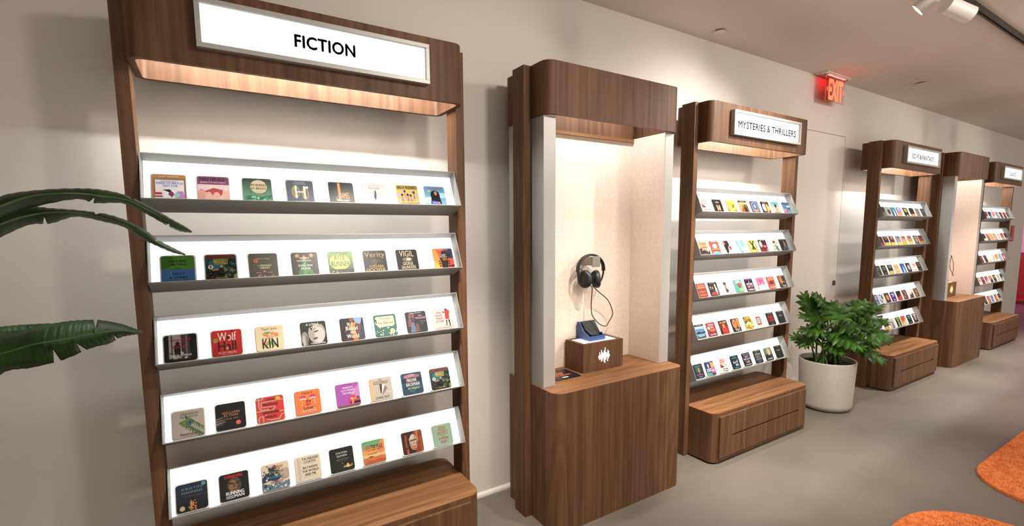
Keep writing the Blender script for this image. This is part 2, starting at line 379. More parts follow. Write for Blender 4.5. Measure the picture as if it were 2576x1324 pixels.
WAVE = [24, 71, 45, 107, 78, 48, 107, 143, 70, 36, 106, 69, 20]
def make_plinth(x0, label, glow, top):
    r = thing('display_plinth', label, 'plinth', (x0+.3505, .176, ST['sz']+.0006), 'listening station plinths')
    w, dd, h = .314, .168, .171
    bm = bmesh.new(); box(bm, 0, w, 0, dd, 0, h-.004); box(bm, 0, w, 0, .028, h-.004, h); box(bm, 0, w, dd-.022, dd, h-.004, h); box(bm, 0, .024, .028, dd-.022, h-.004, h); box(bm, w-.036, w, .028, dd-.022, h-.004, h)
    link('body', bm, WZ, r, bevel=.0008)
    bm = bmesh.new(); box(bm, .024, w-.036, .028, dd-.022, h-.004, h-.0008); link('light_panel', bm, top, r)
    bm = bmesh.new()
    for k, hh in enumerate(WAVE):
        xc = .115+.092*(k+.5)/13; a = hh/143*.047
        box(bm, xc-.0023, xc+.0023, dd, dd+.0012, .084-a+(.003 if k % 2 else -.002), .084+a+(.003 if k % 2 else -.002))
    link('waveform_emblem', bm, glow, r)
    return r
M_GLOWW = mat('white_glow', (.95, .95, 1.0), .5, emit=.85)
M_TOPW = mat('white_top_light', (1.0, .98, 1.0), .5, emit=1.3)
M_GLOWO = mat('orange_glow', (1.0, .32, .10), .5, emit=2.2)
make_plinth(XS1, 'walnut block with white waveform emblem on the near listening station', M_GLOWW, M_TOPW)
make_plinth(XS2, 'walnut block with orange glowing waveform emblem on the distant listening station', M_GLOWO, M_GLOWO)

def make_dock(x0, label):
    r = thing('player_dock', label, 'dock', (x0+.4385, .178, ST['sz']+.171), 'blue player docks')
    W = .124; t = .006
    prof = [(0, 0), (0, .100), (.018, .104), (.074, .034), (.088, .042), (.1, .030), (.119, .022), (.119, 0)]
    # two cheeks, a sloping back and a front lip
    for a, b in ((0, t), (W-t, W)):
        bm = bmesh.new(); A = [bm.verts.new((a, -d, z)) for d, z in prof]; Bq = [bm.verts.new((b, -d, z)) for d, z in prof]
        n = len(prof)
        for k in range(n): bm.faces.new((A[k], A[(k+1) % n], Bq[(k+1) % n], Bq[k]))
        bm.faces.new(A); bm.faces.new(Bq); link('cheek', bm, M_BLUE, r)
    bm = bmesh.new(); q = [(.0, 0), (.0, .1), (.016, .1), (.075, .012), (.119, .012), (.119, 0)]
    A = [bm.verts.new((t, -d, z)) for d, z in q]; Bq = [bm.verts.new((W-t, -d, z)) for d, z in q]
    for k in range(6): bm.faces.new((A[k], A[(k+1) % 6], Bq[(k+1) % 6], Bq[k]))
    bm.faces.new(A); bm.faces.new(Bq); link('cradle', bm, M_BLUE, r)
    bm = bmesh.new(); box(bm, t, W-t, .112, .119, .012, .028); link('front_lip', bm, M_BLUE, r)
    return r
make_dock(XS1, 'blue angled dock on the near walnut block')
make_dock(XS2, 'blue angled dock on the distant orange-lit block')
def make_player(x0, label):
    r = thing('audio_player', label, 'audio player', (x0+.4385, .178, ST['sz']+.171), 'players in docks')
    bm = bmesh.new(); n = 14; W0, W1 = .010, .114
    pts = [(W0, 1.0), (W1, 1.0)] + [(W1-.002-(.012)*(1-math.cos(math.pi/2*k/n)), 1-math.sin(math.pi/2*k/n)) for k in range(1, n+1)] + [(W0+.040*(1-math.sin(math.pi/2*k/n)), 1-math.cos(math.pi/2*k/n)) for k in range(n, -1, -1)]
    pts = [(W0, 1.0), (W1, 1.0), (W1-.002, .35), (W1-.008, .04), (W0+.040, .04), (W0+.022, .18), (W0+.008, .45)]
    def pt(x, s, o): # on the slope from (d .020,z .098) down to (.079, .012)
        d = .020+.058*(1-s); z = .100-.085*(1-s); return (x, -(d+o*.82), z+o*.57)
    A = [bm.verts.new(pt(x, s, .0008)) for x, s in pts]; Bq = [bm.verts.new(pt(x, s, .010)) for x, s in pts]
    for k in range(len(pts)): bm.faces.new((A[k], A[(k+1) % len(pts)], Bq[(k+1) % len(pts)], Bq[k]))
    bm.faces.new(A); bm.faces.new(Bq)
    link('body', bm, noise_mat('black_leatherette', '24221f', '2e2c29', 60, .65, .4, 500, .4), r, bevel=.003)
    bm = bmesh.new(); tube(bm, catmull([pt(.078, .98, .012), pt(.094, .7, .012), pt(.100, .4, .012), pt(.098, .06, .012)], 5), .0018, 6); link('ribbon', bm, M_BLACK, r, smooth=50)
    return r
make_player(XS1, 'black leatherette player in the blue dock on the near station')
make_player(XS2, 'black player in the dock on the distant station')

def make_headphones(x0, label):
    r = thing('headphones', label, 'headphones', (x0+.491, .24, 1.312), 'over-ear headphones on hooks')
    # head band: arc over the hook arm
    bm = bmesh.new(); P = []
    for k in range(25):
        a = math.radians(-6+192*k/24); P.append((.101*math.cos(a), 0, .046+.090*math.sin(a)))
    rings = []
    for i, p in enumerate(P):
        a = math.radians(-6+192*i/24); nx, nz = math.cos(a), math.sin(a); w = .016; h = .0075 if 2 < i < 22 else .0055
        rings.append([bm.verts.new((p[0]+nx*h*math.cos(t), w*math.sin(t), p[2]+nz*h*math.cos(t))) for t in [2*math.pi*q/10 for q in range(10)]])
    for a, b in zip(rings, rings[1:]):
        for k in range(10): bm.faces.new((a[k], a[(k+1) % 10], b[(k+1) % 10], b[k]))
    bm.faces.new(rings[0]); bm.faces.new(rings[-1])
    hb = link('headband', bm, M_BLACKG, r, smooth=50)
    for s in (-1, 1):
        bm = bmesh.new(); tube(bm, catmull([(s*.100, 0, .040), (s*.099, 0, .018), (s*.090, 0, -.008), (s*.080, 0, -.026)], 4), .0062, 8, .0052); link('slider_arm', bm, M_BLACK, r, smooth=50)
        # ear cup: squashed ellipsoid tilted inwards, plus a cushion ring
        bm = bmesh.new(); c = Vector((s*.046, 0, -.008 if s < 0 else -.012))
        axn = Vector((s*.80, -.55, .10)).normalized(); up = Vector((s*.22, 0, 1)); up = (up-axn*up.dot(axn)).normalized(); sd = axn.cross(up)
        N, Mm = 20, 8; prev = None
        prof = [(-.021, .62), (-.019, .86), (-.010, .98), (0, 1.0), (.010, .97), (.018, .84), (.0225, .6), (.0235, .3)]
        rg = []
        for h, q in prof:
            rg.append([bm.verts.new(c+axn*h+up*(.055*q*math.cos(2*math.pi*k/N))+sd*(.046*q*math.sin(2*math.pi*k/N))) for k in range(N)])
        for a, b in zip(rg, rg[1:]):
            for k in range(N): bm.faces.new((a[k], a[(k+1) % N], b[(k+1) % N], b[k]))
        bm.faces.new(rg[0]); bm.faces.new(rg[-1])
        cup = link('ear_cup', bm, M_BLACK, r, smooth=50)
        bm = bmesh.new(); T = []
        for k in range(20):
            a = 2*math.pi*k/20; T.append(c-axn*.020+up*(.036*math.cos(a))+sd*(.028*math.sin(a)))
        for k in range(20):
            pass
        rr = []
        for k in range(20):
            a = 2*math.pi*k/20; rad = (up*(.036*math.cos(a))+sd*(.028*math.sin(a))).normalized()
            rr.append([bm.verts.new(T[k]+(rad*math.cos(q)-axn*math.sin(q))*.010) for q in [2*math.pi*j/8 for j in range(8)]])
        for k in range(20):
            a, b = rr[k], rr[(k+1) % 20]
            for j in range(8): bm.faces.new((a[j], a[(j+1) % 8], b[(j+1) % 8], b[j]))
        link('ear_cushion', bm, M_BLACKG, cup, smooth=60)
    return r
def make_cable(x0, label, sx=0, sd=0):
    bm = bmesh.new()
    P = [V(x0+.445, .167, 1.372), V(x0+.462, .20, 1.350), V(x0+.470, .225, 1.32), V(x0+.452, .236, 1.275), V(x0+.475, .24, 1.264), V(x0+.497, .245, 1.255), V(x0+.499, .243, 1.215), V(x0+.497, .24, 1.15), V(x0+.494, .250, 1.090), V(x0+.515, .262, 1.050), V(x0+.555, .266, 1.018), V(x0+.612, .250, 1.004), V(x0+.662, .22, 1.020), V(x0+.690, .222, 1.062), V(x0+.675, .226, 1.112), V(x0+.635, .232, 1.165), V(x0+.570, .238, 1.21), V(x0+.522, .244, 1.243), V(x0+.505, .243, 1.26)]
    P = [p+Vector((sx*min(1, k/5), -sd*min(1, k/5), 0)) for k, p in enumerate(P)]
    tube(bm, catmull(P, 6), .0030, 8)
    o = link('headphone_cable', bm, M_BLACK, None, smooth=60); tag(o, label, 'cable', 'headphone cables')
    bm = bmesh.new(); cyl(bm, V(x0+.441, .1655, 1.375), V(x0+.447, .172, 1.370), .0058, .005, 12); link('cable_grommet', bm, M_BLACK, o)
make_headphones(XS1, 'black over-ear headphones on the steel hook of the near listening station')
hp2 = make_headphones(XS2, 'black headphones on the hook of the distant listening station'); hp2.rotation_euler = (0, 0, math.radians(-10))
make_cable(XS1, 'looped black cable below the headphones of the near listening station')
make_cable(XS2, 'looped cable below the headphones of the distant listening station', .045, .06)

# card mat on the near desk
def rsq(x0, x1, y0, y1, r, n=5): 
    pts = []
    for cx, cy, a0 in ((x1-r, y1-r, 0), (x0+r, y1-r, 90), (x0+r, y0+r, 180), (x1-r, y0+r, 270)):
        for k in range(n+1):
            a = math.radians(a0+90*k/n); pts.append((cx+r*math.cos(a), cy+r*math.sin(a)))
    return pts
cm = thing('card_mat', 'black card mat with orange lettering on the near station desk', 'mat', (1.86, .292, ST['sz']))
bm = bmesh.new(); prism(bm, rsq(-.088, .088, -.078, .078, .012), .0003, .004); link('card', bm, M_BLACK, cm)
bm = bmesh.new()
for k, (s, a, b) in enumerate((('WHAT', -.062, .0), ('DO YOU', -.064, .025), ('WANT', -.066, .02), ('TO HEAR?', -.068, .058))):
    text_mesh(bm, s, a, .045-k*.0235, b, .062-k*.0235, lambda u, v: (u, v, .0043))
o = link('orange_lettering', bm, mat('orange_ink', 'ff8a3c', .5), cm); o.location = (0, 0, 0)
bm = bmesh.new(); lbox(bm, -.03, .012, -.051, -.046, .0041, .0044); lbox(bm, -.03, .008, -.060, -.055, .0041, .0044)
link('fine_print', bm, mat('white_ink', 'e6e2da', .5), cm)
# ------------------------------------------------------------------ books: square audiobook cards on acrylic blocks
RSQ = rsq(-.5, .5, 0, 1, .085, 4)
RSQ = [(x+.5, y) for x, y in RSQ]           # unit cover outline, counter-clockwise
def clip(poly):
    out = list(poly); n = len(RSQ)
    for i in range(n):
        ax, ay = RSQ[i]; bx, by = RSQ[(i+1) % n]; inp, out = out, []
        side = lambda p: (bx-ax)*(p[1]-ay)-(by-ay)*(p[0]-ax)
        for k in range(len(inp)):
            p, q = inp[k], inp[(k+1) % len(inp)]; sp, sq = side(p), side(q)
            if sp >= 0: out.append(p)
            if (sp >= 0) != (sq >= 0):
                t = sp/(sp-sq); out.append((p[0]+(q[0]-p[0])*t, p[1]+(q[1]-p[1])*t))
        if len(out) < 3: return []
    return out
S = .1; ZF = -.030
INK = .56
_srgb0 = srgb
def srgb(h):
    c = _srgb0(h); g = .2*c[0]+.7*c[1]+.1*c[2]; return tuple((.93*x+.07*g)*INK for x in c[:3])+(1.0,)
class Print:
    def __init__(s): s.v = []; s.f = []; s.c = []; s.z = ZF+.0003
    def poly(s, pts, c):
        pts = clip(pts)
        if len(pts) < 3: return
        b = len(s.v); s.v += [((x-.5)*S, y*S, s.z) for x, y in pts]; s.f.append(tuple(range(b, b+len(pts)))); s.c += [c]*len(pts); s.z += .00007
    def text(s, t, x0, y0, x1, y1, c, bold):
        vs_, fs = text_polys(t); q = bold*(y1-y0)
        for dx in (-q, q):
            s.z += .00003; b = len(s.v); s.v += [((x0+q+u*(x1-x0-2*q)+dx-.5)*S, (y0+w*(y1-y0))*S, s.z) for u, w in vs_]; s.f += [tuple(b+i for i in f) for f in fs]; s.c += [c]*len(vs_)
        s.z += .00007
    def mesh(s):
        me = bpy.data.meshes.new('cover_print'); me.from_pydata(s.v, [], s.f); at = me.color_attributes.new('Col', 'FLOAT_COLOR', 'POINT')
        at.data.foreach_set('color', [x for c in s.c for x in c]); me.materials.append(M_PRINT); me.validate(); return me
def ell(cx, cy, rx, ry, n=18): return [(cx+rx*math.cos(2*math.pi*k/n), cy+ry*math.sin(2*math.pi*k/n)) for k in range(n)]
def run_ops(P, ops):
    for op in ops:
        k = op[0]
        if k == 'R': P.poly([(op[1], op[2]), (op[3], op[2]), (op[3], op[4]), (op[1], op[4])], srgb(op[5]))
        elif k == 'E': P.poly(ell(*op[1:5]), srgb(op[5]))
        elif k == 'P': P.poly([(op[2][i], op[2][i+1]) for i in range(0, len(op[2]), 2)], srgb(op[1]))
        elif k == 'T': P.text(op[1], op[2], op[3], op[4], op[5], srgb(op[6]), (op[7] if len(op) > 7 else .012)*1.2+.006)
        elif k == 'B':   # a word too small to read: a row of upright dabs
            n, x0, y0, x1, y1 = op[1:6]; rn = random.Random(n*7+int(x0*100)); w = (x1-x0)/n
            for q in range(n):
                a = x0+q*w; P.poly([(a, y0), (a+w*.28, y0), (a+w*.28, y1), (a, y1)], srgb(op[6]))
                yy = y0+(y1-y0)*rn.choice((.0, .4, .75)); P.poly([(a+w*.2, yy), (a+w*.78, yy), (a+w*.78, yy+(y1-y0)*.25), (a+w*.2, yy+(y1-y0)*.25)], srgb(op[6]))
                if rn.random() < .5: P.poly([(a+w*.55, y0), (a+w*.8, y0), (a+w*.8, y1), (a+w*.55, y1)], srgb(op[6]))
        elif k == 'D':   # scattered dabs: count, seed, x0,y0,x1,y1, size, colours
            rn = random.Random(op[2])
            for _ in range(op[1]):
                x = op[3]+(op[5]-op[3])*rn.random(); y = op[4]+(op[6]-op[4])*rn.random(); q = op[7]*(.5+rn.random())
                P.poly(ell(x, y, q, q*(.6+.6*rn.random()), 8), srgb(rn.choice(op[8])))
def cover_mesh(bg):
    c0, c1 = (bg, bg) if isinstance(bg, str) else bg
    a, b = srgb(c0), srgb(c1); me = bpy.data.meshes.new('cover'); n = len(RSQ)
    v = [((x-.5)*S, y*S, ZF) for x, y in RSQ]+[((x-.5)*S, y*S, ZF-.003) for x, y in RSQ]
    f = [tuple(range(n)), tuple(range(2*n-1, n-1, -1))]+[(i, n+i, n+(i+1) % n, (i+1) % n) for i in range(n)]
    me.from_pydata(v, [], f); at = me.color_attributes.new('Col', 'FLOAT_COLOR', 'POINT')
    at.data.foreach_set('color', [a[k]+(b[k]-a[k])*min(1, max(0, p[1]/S)) for p in v for k in range(4)]); me.materials.append(M_PRINT); return me
bm = bmesh.new(); h = .0565
O = [(x*2*h-h, y*2*h-.0065) for x, y in rsq(0, 1, 0, 1, .09, 4)]
lo = [bm.verts.new((x, y, -.0506)) for x, y in O]; hi = [bm.verts.new((x*.965, (y-.05)*.965+.05, -.0331)) for x, y in O]
for i in range(len(O)): bm.faces.new((lo[i], lo[(i+1) % len(O)], hi[(i+1) % len(O)], hi[i]))
bm.faces.new(lo); bm.faces.new(hi)
BLOCK = bpy.data.meshes.new('acrylic_block'); bmesh.ops.recalc_face_normals(bm, faces=bm.faces); bm.to_mesh(BLOCK); bm.free(); BLOCK.materials.append(M_ACR)
ORD = ['first', 'second', 'third', 'fourth', 'fifth', 'sixth', 'seventh', 'eighth']
SHELF = ['top', 'second', 'third', 'fourth', 'bottom']
def make_book(rx, row, xc, bg, ops, label, group):
    al = (.40325, .91509)
    o = bpy.data.objects.new('book_card', None); COL.objects.link(o); o.empty_display_size = .03
    tag(o, label, 'book', group)
    s0 = .0100
    o.location = (rx+xc, -RK['tbd']+al[0]*s0, RK['tz'][row]+al[1]*s0); o.rotation_euler = (RK['phi'], 0, 0)
    link('acrylic_block', BLOCK, None, o)
    c = link('cover', cover_mesh(bg), None, o)
    P = Print(); run_ops(P, ops)
    if P.f: link('cover_print', P.mesh(), None, c)

W_, K_ = 'f6f3ee', '141414'
AO = lambda c='e8e4dc', y=.92: ('T', 'audible ORIGINAL', .22, y, .80, y+.045, c, .0)
BRIGHT = (('0b1a1c', '1f5a62'), [('E', .5, .62, .40, .22, '2f7d84'), ('P', '7a3526', (0, 1, .1, .8, .35, .9, .5, .72, .56, .95, .75, .82, 1, .96, 1, 1)), ('R', 0, 0, 1, .34, '0d1013'), ('P', 'b78252', (.2, .43, .8, .47, .85, .40, .2, .36)),
    ('D', 26, 5, .62, .02, 1, .45, .05, ['4d6a3c', '6a7a4a', '2e4a36', '8a8d60']), ('D', 12, 6, 0, .0, .3, .3, .05, ['1a1d16', '2e3526', '6a4a2a']), ('D', 14, 8, .6, .45, 1, .8, .06, ['14211a', '20301f']), ('P', '1b1f1d', (.38, .22, .44, .46, .56, .46, .62, .22)), ('E', .5, .52, .045, .06, 'caa07c'),
    ('E', .16, .50, .085, .085, 'f2efec'), ('R', .135, .45, .185, .55, 'c01820'), ('T', 'REMARKABLY', .26, .77, .74, .82, 'e6c832'), ('T', 'BRIGHT', .26, .66, .74, .76, 'efcf30', .03), ('T', 'CREATURES', .28, .59, .72, .65, 'efcf30', .02), ('T', 'SHELBY VAN PELT', .3, .04, .72, .09, 'd8b030')])
WESOLVE = ('f1ece2', [('R', .17, .66, .72, .94, 'd6403a'), ('T', 'RICHARD', .2, .81, .69, .91, 'f1ece2', .02), ('T', 'OSMAN', .2, .69, .69, .79, 'f1ece2', .02), ('E', .22, .5, .14, .12, 'e8493a'), ('R', .1, .36, .48, .44, '2a1218'), ('P', '2a1218', (.3, .44, .34, .6, .4, .44)), ('R', .6, .44, .86, .52, 'c9a0a0'), ('T', 'We Solve', .32, .17, .88, .28, K_, .02), ('T', 'Murders', .32, .05, .86, .15, K_, .02)])
HIVE = (('0d120f', '1c1f1c'), [AO(), ('T', 'THE', .44, .74, .56, .77, 'b9a98a'), ('T', 'HIVE', .28, .56, .72, .68, 'cbb893', .0), ('D', 10, 3, .3, .02, 1, .35, .05, ['16301a', '1d3a20', '10200f'])])
FIC = [
 # top shelf
 [('comic panel picture with orange strip', 'b9793a', [('R', .06, 0, .98, .86, '77746e'), ('R', .1, 0, .94, .8, 'efe6e2'), ('T', 'audible ORIGINAL', .2, .91, .82, .96, 'f0dcc0', .0), ('T', "ALISON BECHDEL'S", .26, .72, .76, .77, 'b0222c'), ('T', 'DYKES TO WATCH', .13, .62, .9, .71, '2a5cc4', .02), ('T', 'OUT FOR', .32, .52, .75, .6, '2a5cc4', .02),
    ('P', 'b02a34', (.07, 0, .1, .3, .28, .3, .32, 0)), ('R', .08, .07, .31, .11, 'f2e8e4'), ('R', .09, .17, .30, .21, 'f2e8e4'), ('P', 'f4f1ee', (.36, 0, .34, .36, .52, .36, .55, 0)), ('P', '1d1b1f', (.3, .4, .52, .42, .64, .22, .55, .1, .5, .3)), ('E', .55, .24, .08, .09, '8a2f68'), ('P', 'd27cc8', (.66, 0, .72, .34, .9, .36, .98, 0)), ('E', .72, .2, .09, .09, '8fd0bc')]),
  ('fingers and red lips below a mauve band', 'e9d2cc', [('R', 0, .68, 1, 1, '7a4660'), ('T', 'HALF HIS AGE', .08, .82, .88, .97, '2b1826', .03), ('T', 'JENNETTE MCCURDY', .08, .71, .9, .80, 'e2a8bc', .02), ('P', 'c24848', (.2, .4, .5, .54, .85, .44, .7, .2, .4, .22)), ('E', .12, .16, .13, .34, 'e2a08c'), ('E', .34, .12, .12, .26, 'f0b4a2'), ('E', .58, .12, .13, .26, 'f4b8a6'), ('E', .88, .24, .12, .36, 'f6bcae'), ('E', .89, .52, .07, .1, 'f4d8d0')]),
  ('pale moon over a dark green landscape', ('7fae8e', '2a2f2b'), [('E', .55, .66, .29, .29, 'd9c49c'), ('T', 'WE BURNED', .25, .68, .85, .78, '3c3a30', .02), ('T', 'SO BRIGHT', .28, .54, .82, .63, '3c3a30', .02), ('R', .2, .36, .32, .43, '4f8a62'), ('P', '3e7a58', (0, .2, .3, .3, .6, .22, 1, .32, 1, .12, 0, .08)), ('D', 14, 2, .0, .0, 1, .2, .06, ['7cc496', 'a9d8b4', '5a9a78'])]),
  ('gold capital H on grey blue', ('707789', '565a60'), [('E', .33, .5, .16, .26, 'b49a52'), ('E', .68, .42, .14, .28, 'b49a52'), ('E', .35, .5, .09, .18, '686d79'), ('E', .68, .42, .08, .2, '686d79'), ('R', .30, .22, .38, .78, 'f1ead6'), ('R', .62, .2, .70, .76, 'f1ead6'), ('R', .38, .47, .62, .52, 'f1ead6'), ('T', 'MAGGIE', .32, .9, .70, .95, 'c9cbcc', .0), ('T', "O'FARRELL", .25, .83, .76, .88, 'c9cbcc', .0), ('E', .76, .70, .06, .06, 'e8e4de'), ('T', 'HAMNET', .2, .04, .8, .1, 'cfc29a', .0)]),
  ('tall orange J on black', '17171a', [('R', .36, .28, .46, .97, 'e88a34'), ('E', .35, .26, .10, .09, 'e88a34'), ('E', .32, .28, .05, .05, '17171a'), ('T', 'AMES', .47, .25, .80, .53, 'e88a34', .01), ('T', 'PERCIVAL EVERETT', .28, .13, .80, .20, 'efe9e0', .02), ('T', 'A NOVEL', .3, .06, .78, .09, '9aa6a4', .0)]),
  ('small dark feather on cream', 'cdc4bd', [('T', 'ALLEN LEVI', .25, .90, .70, .925, '6a625c', .0), ('T', 'Theo of Golden', .24, .76, .72, .84, '4a4440', .0), ('P', '3a3634', (.46, .2, .49, .66, .54, .7, .56, .5, .52, .28)), ('P', '8a827c', (.46, .1, .47, .24, .50, .24)), ('P', '2a2828', (.43, .34, .48, .6, .47, .3)), ('R', .68, .44, .82, .45, '8a827c'), ('T', 'A NOVEL', .44, .06, .6, .085, '6a625c', .0)]),
  ('yellow chessboard with game pieces', 'e3ac30', [('R', 0, .80, 1, 1, 'b9973f')]+[('R', a, b, a+.2, b+.18, 'b5a49c') for a, b in ((.2, .62), (.6, .62), (0, .44), (.4, .44), (.8, .44), (.2, .26), (.6, .26), (0, .12), (.4, .12), (.8, .12))]+[('T', 'SALLY ROONEY', .04, .83, .96, .97, '262018', .02)]+[('P', c, (x-.05, y-.28, x, y, x+.05, y-.28)) for x, y, c in ((.22, .5, '8a7466'), (.36, .66, 'c98a2c'), (.48, .5, '8a7466'), (.62, .48, 'b87a30'), (.78, .62, '8a7466'))]+[('E', x, y, .05, .06, '1c1a1a') for x, y in ((.22, .52), (.36, .7), (.48, .53), (.62, .5), (.78, .66))]+[('T', 'INTERMEZZO', .1, .02, .9, .11, '262018', .0)]),
  ('long-haired figure against blue sky', ('8cc6dc', '3a8aae'), [('E', .2, .3, .3, .16, 'd2e6ec'), ('E', .85, .55, .25, .14, 'b8dae6'), ('T', 'ATMOSPHERE', .2, .86, .78, .95, 'c0392e', .02), ('E', .5, .55, .23, .26, '15131a'), ('P', '15131a', (.25, .1, .3, .6, .7, .6, .78, .1)), ('E', .53, .66, .07, .11, 'b08474'), ('P', '2a4aa0', (.2, .0, .26, .3, .6, .26, .7, 0)), ('T', 'TAYLOR', .3, .13, .7, .22, 'f0dcec', .02), ('T', 'JENKINS REID', .2, .03, .82, .11, 'f0dcec', .02), ('E', .22, .76, .06, .06, 'd8ac3c')])],
 # second shelf
 [('green top half and blue bottom half', '3f73ac', [('R', 0, .48, 1, 1, '4b8a28'), ('P', '3c7420', (.1, .5, .4, .6, .35, 1, .0, 1, 0, .5)), ('T', 'NORMAL', .22, .76, .78, .84, '17240f', .02), ('T', 'PEOPLE', .28, .62, .74, .70, '17240f', .02), ('T', 'a novel', .40, .49, .62, .53, '17240f', .0), ('T', 'SALLY', .32, .27, .70, .35, '15202f', .02), ('T', 'ROONEY', .24, .13, .78, .21, '15202f', .02), ('P', '86aed2', (.28, .42, .30, .24, .36, .14, .345, .14, .285, .24, .265, .42)), ('P', 'a8cc8c', (.52, .96, .5, .8, .505, .8, .53, .96)), ('P', '9cc27c', (.25, .56, .5, .62, .72, .52, .72, .53, .5, .63, .25, .575))]),
  ('larger teal sea scene with a seated man', *BRIGHT),
  ('grey cover with small coral symbols', ('55544c', '6a675d'), [('T', 'Matt Haig', .28, .74, .72, .82, 'cfcf9c', .0), ('E', .24, .70, .085, .09, 'd8826a'), ('E', .24, .70, .02, .02, '6a675d'), ('T', 'The', .28, .46, .36, .53, 'cfcf9c', .0), ('T', 'MIDNIGHT', .38, .46, .78, .54, 'e2dfa6', .03), ('T', 'LIBRARY', .36, .36, .72, .44, 'e2dfa6', .03), ('R', .46, .22, .56, .28, 'd8826a')]+[('E', x, .2, .03, .02, 'd0a094') for x in (.26, .35, .66, .75)]+[('P', 'd8926a', (.26, .02, .28, .1, .42, .13, .34, .06)), ('P', 'd8926a', (.48, .02, .5, .12, .54, .02)), ('P', 'd8926a', (.72, .06, .82, .1, .84, .05)), ('P', 'd8926a', (.3, .6, .4, .63, .42, .66, .34, .6))]),
  ('green evening gown on dark brown', ('2c2a22', '3b352c'), [('P', '2f7a44', (.2, .02, .44, .7, .52, .7, .82, .02)), ('P', '4c9a5a', (.4, .02, .46, .6, .55, .02)), ('E', .48, .78, .05, .1, 'd0986a'), ('P', 'd0986a', (.42, .66, .40, .8, .56, .8, .54, .66)), ('E', .22, .86, .08, .08, 'c99a62'), ('E', .76, .86, .08, .08, 'd0a04e'), ('T', 'SEVEN', .30, .72, .66, .79, 'f1ede2', .02), ('T', 'HUSBANDS', .20, .60, .74, .67, 'f1ede2', .02), ('T', 'of', .44, .50, .52, .56, 'f1ede2', .0), ('T', 'EVELYN', .24, .38, .76, .47, 'f1ede2', .03), ('T', 'HUGO', .32, .25, .68, .34, 'f1ede2', .03), ('T', 'TAYLOR JENKINS REID', .2, .16, .78, .20, 'b0d0a0', .0)]),
  ('glowing yellow green sky behind dark letters', ('1d2412', '6d9a2c'), [('E', .45, .52, .42, .36, 'a4c234'), ('E', .55, .48, .32, .26, 'cfd84a'), ('R', 0, 0, 1, .2, '191d0e'), ('T', 'KHALED HOSSEINI', .12, .9, .84, .96, '2e4010', .0), ('T', 'KITE', .26, .63, .66, .86, '161c0a', .0), ('T', 'RUNNER', .1, .32, .86, .55, '161c0a', .0), ('D', 10, 4, .1, .02, .9, .18, .02, ['c8c840', '8aa030'])]),
  ('gold script over black smoke', '15140f', [('E', .42, .46, .14, .2, '3a2f14'), ('E', .46, .42, .08, .13, '6a5220'), ('P', '4a3a1a', (.2, .4, .7, .56, .8, .52, .4, .36)), ('T', 'Verity', .06, .62, .94, .92, 'b08c42', .0), ('T', 'COLLEEN', .2, .2, .82, .31, 'caa652', .01), ('T', 'HOOVER', .06, .02, .9, .17, 'caa652', .01)]),
  ('cream capitals over a pale cloud on black', '18130f', [('E', .5, .52, .24, .11, '6f6660'), ('E', .56, .53, .12, .07, 'b8b0aa'), ('T', 'VIGIL', .16, .66, .82, .95, 'd8bd94', .0), ('T', 'GEORGE', .26, .25, .74, .40, 'ddc8a4', .0), ('T', 'SAUNDERS', .18, .07, .84, .22, 'ddc8a4', .0)]),
  ('black guitar headstock on red and orange', 'd0402e', [('P', 'e28a30', (0, 0, 0, .9, .15, 1, .3, .6, .5, 0)), ('P', 'e0b430', (0, 0, 0, .4, .2, .15, .35, 0)), ('P', '2c2f4a', (.55, 1, 1, 1, 1, .5, .72, .5, .6, .7)), ('P', '1b1418', (.28, .55, .5, .92, .62, .78, .85, .74, .84, .6, .72, .55, .66, .02, .36, .02, .34, .4))]+[('E', x, y, .05, .04, '1b1418') for y in (.12, .24, .36) for x in (.28, .74)]+[AO('ead8d8'), ('B', 8, .33, .62, .64, .72, 'b0a89e', .0), ('B', 7, .3, .53, .68, .61, 'b0a89e', .0), ('B', 4, .42, .45, .66, .51, 'c87a2a'), ('B', 5, .42, .38, .66, .44, 'c87a2a'), ('R', .8, .1, 1, .15, '3a1418')])],
 # third shelf
 [('black cover with grey balcony photo and red letters', '121113', [('R', .14, .12, .62, 1, 'a7a29e'), ('R', .52, .12, .78, 1, '3c3838'), ('R', .66, .12, .7, 1, '777'), ('R', .22, .12, .25, 1, '2a2828'), ('D', 30, 2, .15, .12, .66, .34, .03, ['4a4644', '777370', 'c2beba']), ('P', '161416', (.32, .2, .30, .58, .36, .64, .46, .64, .50, .58, .48, .2)), ('E', .41, .68, .05, .06, '161416'), ('R', .34, .68, .48, .70, '161416'), ('T', 'A', .48, .9, .54, .96, 'd0202a', .02), ('T', 'GENTLEMAN', .2, .76, .82, .83, 'd0202a', .02), ('T', 'IN', .46, .64, .56, .70, 'd0202a', .02), ('T', 'MOSCOW', .26, .5, .76, .57, 'd0202a', .02), ('T', 'AMOR TOWLES', .2, .18, .82, .25, 'efece6', .02), ('T', 'RULES OF CIVILITY', .26, .07, .76, .10, '9a9690', .0)]),
  ('red cover with white and black serif words', ('b01318', 'd0241f'), [('T', 'Wolf', .2, .58, .82, .92, 'f1ece4', .0), ('T', 'Hall', .2, .2, .8, .56, '15100f', .01), ('E', .13, .62, .09, .09, 'b58a22'), ('E', .54, .70, .045, .08, '3a2a22'), ('E', .5, .28, .04, .06, 'caa040'), ('R', .63, .93, .76, .95, '30100f'), ('R', .68, .88, .70, 1, '30100f'), ('T', 'HILARY MANTEL', .2, .08, .8, .16, 'eeb8a8', .0), ('R', .3, .04, .7, .048, 'eeb8a8')]),
